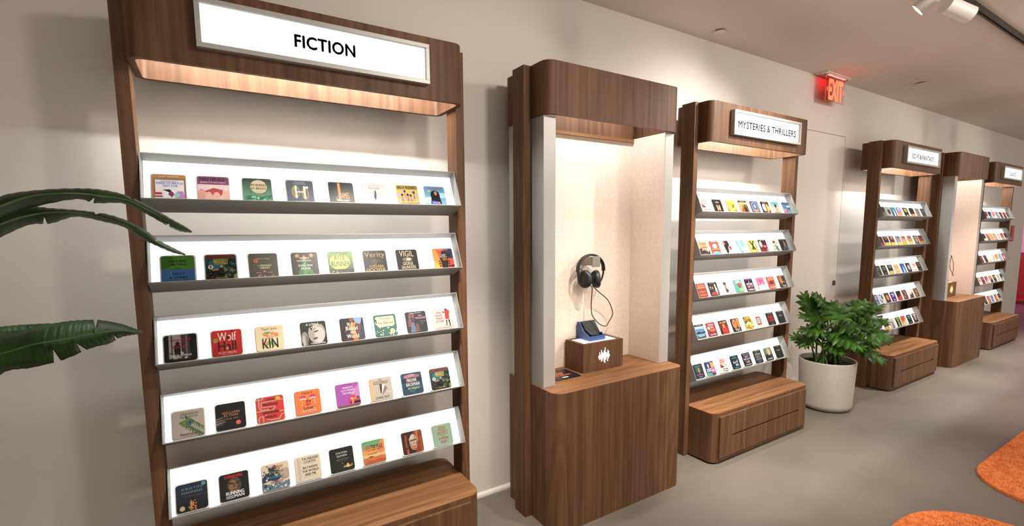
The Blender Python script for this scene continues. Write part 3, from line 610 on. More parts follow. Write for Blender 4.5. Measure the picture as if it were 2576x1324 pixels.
  ('cream cover with flowers and tall black letters', 'ead7ac', [('T', 'Tayari Jones', .22, .8, .78, .94, '3c342a', .0), ('E', .36, .66, .1, .07, 'e39a3c'), ('E', .42, .72, .12, .05, '6fae48'), ('E', .74, .62, .08, .09, 'e88a3a'), ('E', .5, .55, .14, .07, 'eea28a'), ('E', .62, .7, .07, .06, 'efb470'), ('E', .46, .3, .12, .08, '6fae48'), ('E', .62, .24, .08, .1, '86b85a'), ('D', 16, 4, .24, .15, .76, .75, .035, ['7ab454', 'f0b06a', 'e88c6a', 'f0d9a0']), ('T', 'KIN', .22, .09, .78, .48, '14110f', .0)]),
  ('black and white close-up portrait', ('1c1a1a', '2a2626'), [('E', .62, .5, .34, .46, 'a9a19a'), ('E', .72, .42, .2, .34, 'cfc7c0'), ('P', '1a1818', (.3, .98, .42, .6, .5, .9, .85, .86, .9, 1)), ('P', '3a3634', (.5, .56, .66, .62, .7, .58, .54, .52)), ('P', '4a4340', (.45, .28, .6, .33, .64, .27, .5, .22)), ('E', .14, .3, .14, .3, '8f8883'), ('E', .1, .2, .06, .26, 'b5aea8'), ('E', .22, .2, .04, .24, '6a6460'), ('T', 'A LITTLE', .22, .84, .72, .93, 'f1eee8', .01), ('T', 'LIFE', .42, .73, .66, .81, 'f1eee8', .01), ('T', 'HANYA', .5, .12, .82, .2, 'f1eee8', .01), ('T', 'YANAGIHARA', .34, .03, .92, .1, 'f1eee8', .01)]),
  ('orange dress and white brush letters on black', '1e1a1c', [('P', '8aa6d6', (.56, 1, .95, 1, .88, .72, .7, .66)), ('P', '3a3f52', (.75, 0, .7, .6, .9, .7, 1, .5, 1, 0)), ('P', '6a3a22', (.15, .4, .35, .72, .4, .62, .24, .36, .4, .28, .36, .22)), ('P', 'e2832e', (.36, .62, .46, .78, .66, .8, .62, .5, .72, 0, .5, 0, .44, .4)), ('P', '7a4426', (.66, .78, .86, .66, .8, .3, .6, .3, .62, .38, .74, .4, .76, .6)), ('E', .5, .92, .1, .1, '8a4f2c'), ('T', 'If I', .3, .66, .52, .8, 'f6f2ea', .02), ('T', 'Ruled', .22, .45, .72, .62, 'f6f2ea', .02), ('T', 'the', .38, .30, .62, .42, 'f6f2ea', .02), ('T', 'World', .22, .1, .74, .27, 'f6f2ea', .02), ('T', 'AMY DUBOIS BARNETT', .15, .03, .8, .07, 'd84a22', .0)]),
  ('cream label over a green daisy meadow', '2f6b5c', [('P', 'e8d4b0', (.12, .48, .1, .92, .9, .92, .92, .52, .84, .44, .2, .42)), ('T', 'Tom Lake', .24, .78, .78, .88, '5c5140', .0), ('T', 'a Novel', .42, .70, .6, .74, '5c5140', .0), ('T', 'Ann Patchett', .16, .57, .86, .67, '5c5140', .0), ('D', 34, 3, .03, .02, .97, .4, .028, ['e8ead8', 'd8dcc4', 'b9c8a8', '3f8a74']), ('D', 12, 5, .02, .4, .1, .98, .03, ['dfe4d2', '3f8a74']), ('E', .76, .2, .11, .12, 'f2ecd2'), ('E', .76, .2, .06, .07, 'e6c63c')]),
  ('woman in long blue gown by red curtain', ('120f12', '171317'), [('P', '8a3a44', (.08, .3, .16, .92, .44, .92, .36, .3)), ('P', 'd49aa6', (.2, .5, .24, .86, .34, .86, .36, .5)), ('P', '5a7298', (.16, .02, .24, .5, .36, .5, .46, .02)), ('P', '2c3040', (.22, .48, .22, .74, .36, .74, .38, .48)), ('E', .29, .8, .05, .07, '4a2c24'), ('P', '6a4434', (.4, .05, .46, .42, .58, .4, .6, .05)), AO('e8e4e0', .91), ('T', 'MRS', .62, .76, .8, .83, 'd8a0c0', .01), ('T', 'WICKHAM', .46, .63, .96, .73, 'd8a0c0', .01), ('R', .66, .5, .95, .52, '8a8488'), ('R', .66, .4, .86, .415, '8a8488')]),
  ('headless red coat drawing on pale beige', 'd9cfc4', [('P', 'c8202a', (.62, .48, .64, .9, .72, .96, .84, .92, .9, .8, .84, .76, .82, .48)), ('P', '1a1618', (.64, .92, .68, 1, .74, 1, .76, .92)), ('P', '1a1618', (.64, .44, .63, .2, .58, .16, .66, .16, .70, .44)), ('P', '1a1618', (.76, .44, .80, .18, .76, .13, .84, .13, .84, .44)), ('P', '1a1618', (.52, .84, .6, .78, .62, .82, .54, .88)), ('T', 'the', .2, .78, .42, .9, 'cf4a44', .0), ('T', 'devil', .13, .62, .46, .76, 'cf4a44', .0), ('T', 'wears', .13, .5, .5, .58, 'cf4a44', .0), ('T', 'prada', .13, .33, .52, .46, 'cf4a44', .0), ('T', 'LAUREN WEISBERGER', .12, .05, .9, .10, 'a99a8c', .0)])],
 # fourth shelf
 [('green peacock feather on taupe', 'b9ada0', [('T', 'Chimamanda', .26, .83, .82, .93, '4c4a46', .0), ('T', 'Ngozi Adichie', .25, .70, .8, .81, '4c4a46', .0)]+[('P', c, (.98-.62*t, .1+.62*t*.9, .98-.62*t-.05, .1+.62*t*.9+dy*.26, .98-.62*t+.02, .1+.62*t*.9+dy*.2)) for t, dy, c in [(.05+.1*q, sg, ('5b7a4a', '6c8a58', '48663c')[q % 3]) for q in range(9) for sg in (1, -1)]]+[('P', '55743f', (.96, .06, .3, .62, .2, .56, .32, .50, .94, .02)), ('E', .44, .53, .17, .13, '5d8a3c'), ('E', .52, .53, .09, .085, '6a4c74'), ('E', .54, .53, .05, .055, '2a78b0'), ('E', .55, .53, .025, .03, '141c40'), ('T', 'Americanah', .22, .09, .78, .18, '4c4a46', .0), ('R', .28, .05, .74, .057, '7a7268')]),
  ('wisps of pale hair on black', '161517', [('P', c, (0, y0, .2, y0+.04, x1, y1, .2, y0+.02, 0, y0-.03)) for y0, x1, y1, c in ((.46, .34, .52, '8a8078'), (.42, .30, .40, '6a625c'), (.36, .34, .26, 'a89c90'), (.30, .30, .34, '7a7068'), (.26, .36, .3, 'b0a498'), (.2, .26, .22, '6a625c'))]+[('T', 'GILLIAN', .22, .6, .80, .69, 'c9895f', .0), ('T', 'FLYNN', .28, .49, .74, .58, 'c9895f', .0), ('T', 'GONE GIRL', .24, .37, .78, .44, 'a86a50', .0), ('E', .74, .22, .085, .085, 'e0604e')]),
  ('red cover with beige winding railway lines', 'd8382e', [q for q in [('P', 'c9a088', (.0, .93, .2, .93, .24, .97, .24, 1, .28, 1, .28, .96, .22, .89, 0, .89)), ('P', 'c9a088', (.12, 1, .12, .6, .2, .5, .45, .5, .45, .46, .18, .46, .08, .58, .08, 1)), ('P', 'c9a088', (0, .44, .6, .44, .68, .5, .68, .60, .2, .62, .2, .78, .98, .80, .98, .84, .16, .82, .16, .58, .64, .57, .64, .52, .58, .48, 0, .48)), ('P', 'c9a088', (.3, .36, .3, .12, .5, .04, .8, .04, .9, .2, 1, .22, 1, .26, .88, .24, .78, .08, .5, .08, .34, .14, .34, .3, 1, .34, 1, .38)), ('P', 'c9a088', (.04, 0, .04, .2, .12, .26, .24, .26, .24, 0, .2, 0, .2, .22, .14, .22, .08, .18, .08, 0))]]+[('R', .26, .83, .70, .94, 'd8382e'), ('R', .22, .63, .80, .74, 'd8382e'), ('R', .2, .31, .82, .42, 'd8382e'), ('R', .28, .14, .74, .25, 'd8382e'), ('T', 'COLSON', .34, .84, .66, .93, '231214', .03), ('T', 'WHITEHEAD', .24, .64, .78, .73, '231214', .03), ('T', 'the', .46, .47, .56, .53, '231214', .0), ('T', 'UNDERGROUND', .21, .32, .8, .41, '231214', .03), ('T', 'RAILROAD', .3, .15, .72, .24, '231214', .03), ('E', .8, .88, .09, .085, 'd8a83c')]),
  ('orange cover with two weeping flower eyes', 'ef7a34', [('T', 'Heart', .3, .84, .7, .95, '5c2a18', .0), ('E', .32, .74, .12, .06, 'd83470'), ('E', .7, .74, .12, .06, 'd83470')]+[('E', x+.05*k, .665-.012*abs(k), .018, .04, 'f6ece4') for x in (.32, .7) for k in (-2, -1, 0, 1, 2)]+[('E', .28, .52, .014, .03, 'f6ece4'), ('E', .26, .42, .014, .03, 'f6ece4'), ('E', .75, .54, .014, .03, 'f6ece4'), ('E', .78, .44, .014, .03, 'f6ece4'), ('T', 'the', .42, .5, .62, .62, '5c2a18', .0), ('E', .5, .42, .09, .045, 'd83470'), ('T', 'Lover', .32, .22, .7, .34, '5c2a18', .0), ('T', 'LILY KING', .2, .1, .8, .19, 'f6ece4', .0)]),
  ('purple cover with pink armchair scene', 'b052b4', [('P', 'cf86c6', (.62, .5, 1, .95, 1, .1, .7, .1)), ('T', 'RUFI THORPE', .3, .92, .72, .96, '4a1c50', .0), ('T', "MARGO'S", .3, .78, .74, .86, 'f4e6f2', .02), ('T', 'GOT MONEY', .22, .66, .82, .74, 'f4e6f2', .02), ('T', 'TROUBLES', .26, .54, .78, .62, 'f4e6f2', .02), ('R', .5, .14, .98, .36, 'd8305e'), ('R', .6, .36, .8, .46, 'd03a50'), ('R', .56, .1, 1, .2, '2a161e'), ('P', 'e0843c', (.6, .08, .64, .3, .72, .36, .9, .34, .9, .28, .74, .26, .7, .08)), ('E', .64, .32, .06, .05, 'e8c48a'), ('E', .9, .34, .07, .05, '44506a'), ('R', .0, .0, 1, .06, '8a4a3a')]),
  ('torn white paper flap on pale beige', 'c9bdae', [('P', 'e8b878', (0, 0, 0, 1, .14, 1, .12, .5, .14, 0)), ('T', 'THE', .42, .87, .56, .95, '3a342e', .0), ('T', 'GOLDFINCH', .18, .72, .84, .86, '3a342e', .0), ('P', '5a4434', (.44, .32, .44, .72, .56, .72, .52, .3)), ('P', '2a201a', (.46, .4, .46, .6, .52, .56, .5, .4)), ('P', '8a7f74', (.5, .2, .78, .5, .7, .62, .6, .7)), ('P', 'f4f0e8', (.48, .2, .56, .70, .68, .66)), ('T', 'DONNA TARTT', .2, .07, .84, .17, '2c2824', .0), ('R', .74, .28, .94, .34, 'd9d0c4')]),
  ('dark blue sea with pink clouds', ('1c4a5e', '2b4a6a'), [('R', 0, .55, 1, .75, '1c2c3e'), ('E', .35, .84, .22, .08, 'b87a86'), ('E', .7, .82, .2, .07, 'a86a74'), ('E', .5, .88, .2, .06, 'c48a90'), ('E', .3, .66, .1, .1, '8a5a60'), ('D', 14, 6, .05, .05, .95, .5, .05, ['2c6478', '1a4054', '3a7488']), ('T', 'FREDRIK', .28, .58, .74, .72, 'f0ece6', .01), ('T', 'BACKMAN', .2, .38, .84, .54, 'f0ece6', .01), ('T', 'MY FRIENDS', .26, .22, .8, .32, 'd8d48a', .01)]),
  ('small teal sea scene with a seated man', *BRIGHT)],
 # bottom shelf
 [('dark tower and golden sparks on navy', ('0b0d16', '202f45'), [('P', '0c0c10', (.46, .34, .485, 1, .52, 1, .545, .34)), ('T', 'KRISTIN', .18, .77, .82, .85, '7c96a4', .0), ('T', 'HANNAH', .18, .64, .82, .72, '7c96a4', .0), ('T', 'The Nightingale', .22, .5, .78, .57, '6a4f34', .0), ('R', 0, 0, 1, .26, '0a0a10'), ('E', .88, .9, .07, .075, '5f98a4'), ('E', .18, .14, .085, .09, 'b8b2a4'), ('E', .18, .14, .06, .065, 'cbbf72'), ('D', 40, 5, .38, .0, .62, .36, .022, ['d8912c', 'b87420', 'e0a83c']), ('P', 'dd8f2a', (.42, .3, .5, .34, .52, .22, .46, .1))]),
  ('shadowed face between red and white letters on black', '141113', [('E', .5, .55, .24, .3, '5a4432'), ('E', .46, .52, .14, .22, '8a6848'), ('P', '33241a', (.3, .62, .48, .58, .5, .63, .3, .68)), ('P', '33241a', (.54, .58, .72, .62, .72, .68, .54, .63)), ('P', '3c2a1e', (.42, .36, .58, .36, .56, .39, .44, .39)), ('P', '6a4c34', (.48, .62, .44, .46, .54, .46, .52, .62)), ('R', .2, .2, .8, .3, '141113'), ('T', 'STEPHEN KING', .18, .83, .80, .94, 'd8261f', .02), ('T', 'RUNNING', .2, .2, .82, .33, 'f2efea', .03), ('T', 'MAN', .48, .08, .82, .19, 'f2efea', .03), ('R', .2, .155, .46, .17, 'f2efea'), ('R', .2, .115, .46, .13, 'f2efea'), ('R', .2, .075, .46, .09, 'f2efea')]),
  ('rainbow letters over dark waves on cream', 'e2cfae', [('P', '2d3c5c', (0, .5, .12, .62, .3, .7, .22, .85, .5, .92, .55, .75, .8, .6, .7, .4, .5, .3, .3, .36, 0, .3)), ('D', 40, 3, .05, .4, .75, .95, .03, ['e8dcc4', '2d3c5c', '54678a', 'd9c8a6']), ('E', .85, .55, .2, .2, 'c4a894'), ('P', '5f7f92', (0, .3, .3, .2, .5, .3, .8, .18, 1, .26, 1, .0, 0, 0)), ('D', 20, 9, .05, .02, .95, .25, .04, ['eee2c8', '2d3c5c', '8fb0a8'])]+[('T', t, a, y, b, y+.075, c, .02) for t, a, y, b, c in (('TOMORROW', .26, .82, .80, 'c8504a'), ('AND', .46, .72, .62, 'c8b82c'), ('TOMORROW', .26, .62, .80, '7a9a3c'), ('AND', .46, .52, .62, 'c8b82c'), ('TOMORROW', .26, .42, .80, '3a9a9a'), ('GABRIELLE', .3, .27, .78, '8a4a8a'), ('ZEVIN', .4, .18, .66, 'c89a2c'))]),
  ('black capitals on cream with faint notes', 'e6d9bf', [('T', 'TA-NEHISI', .28, .83, .92, .93, '1a1714', .02), ('T', 'COATES', .34, .71, .82, .80, '1a1714', .02), ('R', .4, .67, .74, .676, 'c86a5a'), ('T', 'BETWEEN', .3, .48, .86, .57, '1a1714', .02), ('T', 'THE WORLD', .26, .34, .90, .43, '1a1714', .02), ('T', 'AND ME', .34, .2, .78, .29, '1a1714', .02), ('R', .28, .15, .84, .156, 'c86a5a')]+[('R', .08, .92-.09*k, .2+.03*(k % 3), .928-.09*k, 'a89f8c') for k in range(10)]+[('R', .08, .88-.09*k, .17+.04*(k % 2), .886-.09*k, 'b0a794') for k in range(10)]),
  ('glowing tents at night on black', ('1c2018', '17161a'), [('T', 'STATION', .26, .75, .74, .83, 'e8e2d6', .01), ('T', 'ELEVEN', .3, .62, .72, .70, 'e8e2d6', .01), ('T', 'EMILY ST. JOHN MANDEL', .26, .49, .78, .53, 'b9b2a6', .0), ('R', .3, .44, .72, .447, '8a847a'), ('P', 'e8e2d6', (.47, .33, .5, .36, .53, .33, .5, .34)), ('P', 'e0a050', (.58, .14, .72, .32, .86, .14)), ('P', 'f2cc80', (.66, .14, .72, .3, .78, .14)), ('P', 'c88a44', (.5, .16, .58, .25, .64, .16)), ('P', 'd09448', (.82, .16, .88, .26, .94, .18))]),
  ('green to orange sunset over desert hills', ('e87a4c', '4fae74'), [('P', 'efa24a', (0, .3, 0, .6, 1, .8, 1, 1, .85, 1, 1, .3)), ('P', 'f0904a', (.5, .3, 1, .3, 1, 1, .8, .9)), ('R', 0, .28, 1, .42, 'efc07a'), ('P', 'd8743a', (0, 0, 0, .22, .3, .34, .55, .26, .8, .3, 1, .22, 1, 0)), ('P', 'c25e2c', (0, 0, .2, .16, .5, .12, .7, .2, 1, .1, 1, 0)), ('E', .36, .3, .09, .025, '7a3a20'), ('T', 'YES', .12, .56, .36, .80, 'b83a2c', .0), ('T', 'TERYEAR', .37, .56, .92, .80, '1f1a16', .0), ('T', 'CARO CLAIRE BURKE', .2, .4, .62, .45, '4a3a2a', .0), ('R', .74, .42, .84, .43, '4a3a2a')]),
  ('orange brown corridor with an oval mirror', '3c2218', [('R', .12, 0, .28, .8, '5a2a18'), ('R', .16, .3, .22, .86, 'b04a24'), ('R', .6, 0, .98, 1, '8a3c1c'), ('R', .7, .5, .8, 1, 'd0662e'), ('R', .86, 0, .98, .7, 'a8481e'), ('E', .5, .5, .24, .42, '241814'), ('E', .54, .5, .2, .38, 'b9a486'), ('E', .55, .46, .17, .3, '8a4c26'), ('E', .5, .72, .1, .1, 'cfc6b4'), ('P', 'd87a3c', (.4, .2, .4, .34, .66, .4, .68, .2)), ('R', .18, 0, .26, .22, 'd05a28'), ('B', 10, .32, .62, .68, .68, 'f0e8dc', .0), ('B', 7, .36, .44, .70, .54, 'f4ece0', .02), ('B', 5, .42, .33, .66, .42, 'f4ece0', .02)]),
  ('sage green cover with orange capitals', '9bb8a0', [('P', '8aab92', (0, .1+.1*k, .3, .14+.1*k, .6, .08+.1*k, 1, .13+.1*k, 1, .15+.1*k, .6, .1+.1*k, .3, .16+.1*k, 0, .12+.1*k)) for k in range(9)]+[('T', 'GOOD', .32, .72, .72, .9, 'b8743a', .01), ('T', 'PEOPLE', .26, .5, .8, .68, 'b8743a', .01), ('T', 'a novel', .44, .43, .58, .47, '7a5a3a', .0), ('T', 'PATMEENA', .28, .27, .80, .39, 'b8743a', .01), ('T', 'SABIT', .36, .11, .7, .23, 'b8743a', .01)])],
]
FX = [[.084, .219, .363, .516, .677, .818, .967, 1.099], [.091, .225, .368, .520, .662, .808, .955, 1.134], [.079, .226, .374, .539, .697, .844, .990, 1.124], [.084, .221, .360, .502, .666, .813, .960, 1.102], [.076, .216, .364, .489, .628, .769, .953, 1.107]]
for r_, row in enumerate(FIC):
    for k, (desc, bg, ops) in enumerate(row):
        make_book(XF, r_, FX[r_][k], bg, ops, f'cover card with {desc}, {SHELF[r_]} shelf under FICTION', 'book cards on the FICTION rack')

fig = lambda c, x=.5, w=.2, h=.6: [('P', c, (x-w, 0, x-w*.6, h*.75, x+w*.6, h*.75, x+w, 0)), ('E', x, h*.9, w*.5, h*.2, c)]
MYS = [
 [('red block of letters and red sun on white', *WESOLVE),
  ('reaching orange hands on black', '191316', [('P', 'd88a62', (.36, .1, .3, .5, .42, .62, .5, .3, .6, .62, .72, .5, .66, .1, .5, .24)), ('P', '5a2a26', (.2, 0, .3, .3, .4, 0)), ('E', .5, .78, .22, .06, '8a8468'), ('R', .36, .02, .66, .06, 'c8b070')]),
  ('olive yellow hillside house', ('6f7a24', 'b8a23c'), [AO(), ('E', .6, .45, .3, .2, 'd8b84a'), ('P', '7a4a22', (.5, .4, .62, .66, .86, .58, .86, .36)), ('P', 'b8c84a', (.2, .0, .3, .3, .6, .3, .7, 0)), ('D', 10, 4, .05, .2, .9, .6, .06, ['c8b04a', '8a8a2c', 'e0d070'])]),
  ('orange sky with a person by a wheel', ('c8642c', 'e0a050'), [('R', 0, .86, 1, 1, '2a241c'), AO(), ('B', 13, .1, .70, .92, .84, 'e8dca0', .02), ('P', '4a5a34', (.5, .3, .6, .7, 1, .6, 1, 0, .6, 0)), ('E', .62, .28, .2, .2, '2c241e'), ('P', 'c83a2c', (.2, 0, .34, .45, .46, .4, .5, 0)), ('E', .42, .56, .07, .09, 'a86a44')]),
  ('ornate blue oval on violet', '5c5474', [('E', .5, .56, .38, .38, 'a89cb0'), ('E', .5, .56, .31, .31, '3a5a8c'), ('E', .5, .58, .14, .16, '9ab4d0'), ('R', .2, .18, .82, .30, 'c8905a'), ('R', .3, .05, .7, .12, 'd8b8a0')]),
  ('half face split by a red stripe', '1c1a16', [AO(), ('E', .3, .5, .24, .34, 'e8dcc8'), ('P', 'b8b83c', (.6, .1, .6, .8, .95, .7, .9, .1)), ('R', .46, .02, .58, .88, 'c83a2c'), ('D', 8, 3, .6, .1, .95, .8, .08, ['e0d060', '4a4a1c'])]),
  ('teal sky behind a woman with folded arms', ('e8dcc4', '3aa0a0'), fig('d8a47c', .5, .28, .66)+[('E', .5, .68, .12, .16, '2a1a18'), ('R', .1, .03, .9, .14, '3a8a86')]),
  ('blue sky over a pink hillside town', ('6ab0d8', '3a6a94'), [('R', 0, .88, 1, 1, '3a3a4c'), AO(), ('P', 'd0688c', (0, 0, 0, .6, .4, .4, .62, 0)), ('D', 12, 3, 0, .05, .5, .5, .06, ['e88aa4', '8a4a6a', 'd8b0b8']), ('R', .52, .58, .92, .72, 'e8eef2'), ('R', .5, .42, .86, .52, '2a5a94')])],
 [('salmon sky over black palms', 'dd8f6e', [('B', 10, .16, .78, .84, .86, '8a4a3c', .0), ('B', 10, .2, .5, .86, .6, '8a4434', .0), ('P', '2a1a1c', (0, 0, 0, .4, .25, .3, .5, .36, .7, .24, 1, .36, 1, 0)), ('E', .12, .4, .14, .08, '2a1a1c'), ('E', .84, .34, .08, .14, 'e8d4c4'), ('R', .2, .06, .8, .1, '8a4434')]),
  ('teal television on red orange', ('d8552c', 'b83a2c'), [AO(), ('E', .5, .62, .32, .22, '2c4a3c'), ('E', .5, .62, .27, .18, '8fd0b0'), ('R', .1, .36, .9, .42, 'e88a3c'), ('R', .12, .26, .86, .34, 'a02c28'), ('E', .5, .04, .4, .2, '4ab0c4'), ('R', .3, .08, .7, .1, '1c4a5a')]),
  ('black silhouette with red lips on white', 'f3eee8', [('P', '1a1414', (0, 1, .6, 1, .7, .7, .5, .5, .46, .2, .3, 0, .2, 0, .1, .4)), ('P', 'a86a44', (.0, 1, .14, 1, .3, .72, .1, .7)), ('P', 'd02c34', (.5, .5, .66, .58, .86, .52, .8, .3, .76, .24, .6, .36)), ('B', 4, .5, .03, .9, .13, 'c8a088', .01)]),
  ('cyan watercolour wash on white', 'f6f6f4', [('P', '4ac0e0', (0, 1, .1, .5, .3, .1, .44, 0, .5, .2, .3, .6, .24, 1)), ('P', '5ac8e8', (.56, 1, .9, 1, .9, .6, .7, .5, .5, .16, .6, .6)), ('P', 'f0e4b0', (.3, .9, .5, .9, .44, .4)), ('E', .8, .3, .14, .14, 'f0ccdc'), ('E', .5, .08, .1, .06, '3a78d8')]),
  ('crossed black legs on amber', ('c8962c', 'e8b050'), [('E', .5, .6, .36, .34, 'f0cc74'), ('P', '1f1a20', (.2, .94, .36, .94, .8, .26, .66, .22)), ('P', '1f1a20', (.8, .94, .64, .94, .3, .22, .44, .22)), ('P', '2c3a8c', (.48, .2, .52, .44, .62, .2)), ('R', .24, .04, .8, .22, 'e0d040'), ('R', .1, .0, 1, .05, '3a3018')]),
  ('pale face beside dark red smoke', ('7a1c24', '1c1618'), [AO(), ('E', .2, .64, .18, .26, 'e0d4cc'), ('R', .42, .36, .9, .56, 'c02c34'), ('B', 3, .5, .42, .82, .52, 'f0dcd8', .0), ('D', 10, 4, .1, .0, .95, .3, .08, ['a02c34', '5a1420', 'c8848a'])]),
  ('teal ink splatter on white', 'f0ece0', [AO('b0a890'), ('D', 26, 11, .2, .1, .9, .8, .05, ['3a8a8c', '6ab0a4', '2a3a3a', 'c8b46a']), ('E', .45, .78, .14, .08, '3a3c36'), ('P', '4a9a94', (.5, .4, .7, .5, .9, .06, .7, .04))]),
  ('lit profile on black and blue', '15161a', [AO(), ('E', .56, .56, .17, .3, 'c8906c'), ('P', '15161a', (.3, .2, .36, .9, .52, .9, .5, .3)), ('E', .76, .26, .2, .24, '3a5a8c'), ('D', 10, 2, .2, .02, .7, .24, .05, ['5a5a60', '8a8a90', '2a2a30'])])],
 [('dark red cover with gold capitals', '8f1f22', [('T', 'DAN', .18, .78, .84, .93, 'c8a468', .0), ('T', 'BROWN', .14, .62, .88, .75, 'd8bc8c', .01), ('T', 'THE', .42, .46, .58, .50, 'c8a468', .0), ('T', 'SECRET', .2, .33, .82, .43, 'd8b07c', .0), ('T', 'OF', .44, .25, .56, .29, 'c8a468', .0), ('T', 'SECRETS', .16, .1, .86, .21, 'd8b07c', .0)]),
  ('three figures and a red car on black', '171319', [AO(), ('E', .72, .72, .1, .14, 'd8a070'), ('P', 'd8d4d0', (.62, .3, .66, .6, .84, .6, .86, .2)), ('E', .4, .58, .08, .1, 'b87a50'), ('P', '2c3a6a', (.3, .2, .34, .48, .48, .48, .52, .2)), ('P', 'b82c44', (.06, .08, .2, .26, .6, .26, .8, .06)), ('R', .1, .62, .26, .68, 'c8c4c0'), ('R', .1, .5, .24, .54, 'c8c4c0'), ('P', 'd8b83c', (.7, .1, .74, .4, .8, .3, .84, .0))]),
  ('lone figure drawing on ivory', 'f2ede2', [AO('b8b0a0'), ('E', .34, .8, .16, .12, '2c2a2a'), ('P', '8a7a6a', (.2, .1, .26, .7, .46, .7, .5, .1)), ('P', '2c2a2a', (.3, .2, .34, .45, .6, .3, .5, .14)), ('D', 10, 5, .5, .3, .92, .7, .03, ['e0d4b8', 'd8ccb0']), ('R', .7, .06, .9, .1, '4a4a4a')]),
  ('red flower and yellow letters on teal', '4c9c8c', [('B', 6, .28, .86, .72, .95, 'e8e8d8', .01), ('B', 7, .2, .72, .82, .84, 'e8e8d8', .02), ('E', .6, .6, .2, .16, 'c8343c'), ('E', .6, .6, .09, .07, 'e05a54'), ('P', '2c5a34', (.54, .46, .5, .1, .54, .1, .6, .46)), ('B', 3, .42, .2, .86, .34, 'd8e040', .02), ('B', 5, .4, .05, .88, .18, 'd8e040', .02)]),
  ('white and pink capitals on midnight black', '161422', [('R', .1, .9, .9, .96, '8a2c8c'), ('P', 'e8e0d8', (.46, .66, .5, .86, .54, .66)), ('B', 6, .14, .5, .86, .64, 'f0ece8', .02), ('B', 5, .14, .3, .86, .46, 'e890b0', .02), ('T', 'FAMILY', .12, .06, .88, .2, 'f0ece8', .02)]),
  ('pink cover with a torn white corner', 'e274a4', [('B', 4, .24, .8, .74, .88, 'c03c78', .0), ('B', 11, .18, .68, .86, .76, 'c03c78', .0), ('P', 'f6f2ee', (0, .34, .4, .4, .52, .52, .66, .4, 1, .36, 1, 0, 0, 0)), ('E', .66, .4, .05, .05, 'f0a8bc'), ('P', 'c03c78', (.3, .58, .6, .6, .5, .5))]),
  ('vermilion cover with cream capitals', 'cc4630', [('B', 6, .16, .84, .86, .96, 'f0b890', .01), ('B', 7, .14, .68, .88, .81, 'f0b890', .01), ('E', .5, .48, .26, .18, '7a2018'), ('E', .5, .42, .1, .12, '2c3a4a'), ('R', .2, .3, .84, .35, 'e8906c'), ('B', 6, .08, .04, .92, .22, 'f4dcb8', .02)]),
  ('amber figure in brown shadow', ('241416', '8a5a34'), [AO(), ('E', .34, .62, .2, .3, 'c8864a'), ('P', '3a1c1c', (.5, 0, .6, .9, 1, 1, 1, 0)), ('R', .3, .44, .8, .5, 'd8a878'), ('R', .3, .14, .86, .18, 'e8dcd0'), ('R', .44, .06, .8, .1, 'e8dcd0')])],
 [('blue mountain lake with white capitals', ('3a3e4c', '7ab4d8'), [('R', 0, .86, 1, 1, '2c2e38'), AO(), ('T', 'MICHAEL', .06, .68, .94, .84, 'e8eef4', .02), ('T', 'CONNELLY', .06, .52, .94, .66, '3a7ac0', .02), ('P', '1c2c40', (0, .38, .3, .5, .6, .4, 1, .48, 1, .3, 0, .3)), ('R', 0, .24, 1, .32, '5ab0d8'), ('B', 8, .18, .14, .84, .21, 'e8eef4', .02)]),
  ('dark red blur with white script', ('6a2a30', 'b02c34'), [('T', 'The Last', .2, .78, .8, .92, 'f2ece4', .02), ('E', .22, .62, .14, .12, 'e8d8b8'), ('T', 'Time I', .42, .6, .78, .72, 'f2ece4', .02), ('E', .6, .44, .3, .14, 'c84a30'), ('T', 'Saw Him', .28, .4, .8, .5, 'e8a890', .01), ('T', 'Laura Dave', .2, .08, .86, .2, 'f2ece4', .02)]),
  ('red coat in flames on black', ('c02c2c', '241416'), [('T', 'S.A. COSBY', .14, .8, .88, .92, 'f0dcb8', .02), ('E', .5, .56, .14, .2, 'e8903c'), ('P', 'd83a30', (.2, .0, .3, .46, .7, .46, .84, 0)), ('P', '3a1216', (0, .3, .24, .6, .2, .0, 0, 0)), ('E', .46, .36, .05, .05, '3a1216'), ('T', 'ASHES', .2, .06, .84, .2, '3a1216', .01)]),
  ('amber half face beside a slatted blind', ('1c1614', '2a1c18'), [('E', .36, .6, .26, .36, 'c87a3c'), ('P', '2a1812', (.2, .66, .44, .72, .46, .68, .2, .62)), ('P', 'd8904a', (.6, .96, .92, .96, .96, .3, .68, .26)), ('P', '7a4422', (.66, .9, .72, .9, .78, .3, .72, .3)), ('T', 'YOU', .24, .05, .8, .22, 'f4ece4', .01)]),
  ('tangled yellow and green jungle', ('d8b02c', '8aa03c'), [('D', 34, 7, .02, .02, .98, .98, .09, ['e0c83c', '3a6a2c', 'd8582c', 'e8e070', '245a34', 'e88a4c']), ('B', 4, .24, .62, .78, .78, 'd84a30', .02), ('P', 'f0ec9c', (.2, .5, .5, .6, .8, .5, .6, .36, .7, .2, .4, .34))]),
  ('red frame on ivory with teal edge', 'f4efe4', [('R', .1, .9, .6, .94, 'd8b09c'), ('R', .62, .2, .8, .84, '6ab8c8'), ('R', .16, .18, .66, .84, 'd8382c'), ('R', .28, .32, .56, .72, 'f0ece4'), ('R', .36, .4, .48, .64, '3a2c2c'), ('R', .4, .46, .45, .58, 'f0ece4')]),
  ('red block capitals on black', '161319', [AO(), ('T', 'WENDY WALKER', .24, .78, .8, .84, '9a8a90', .0), ('T', 'MAD', .14, .52, .86, .74, 'dd2a2c', .02), ('T', 'LOVE', .12, .26, .88, .48, 'dd2a2c', .02), ('P', '5a4a9c', (.3, .04, .5, .2, .7, .04)), ('P', '8a70c0', (.42, .04, .5, .16, .58, .04))]),
  ('thin gold word on near-black green', *HIVE)],
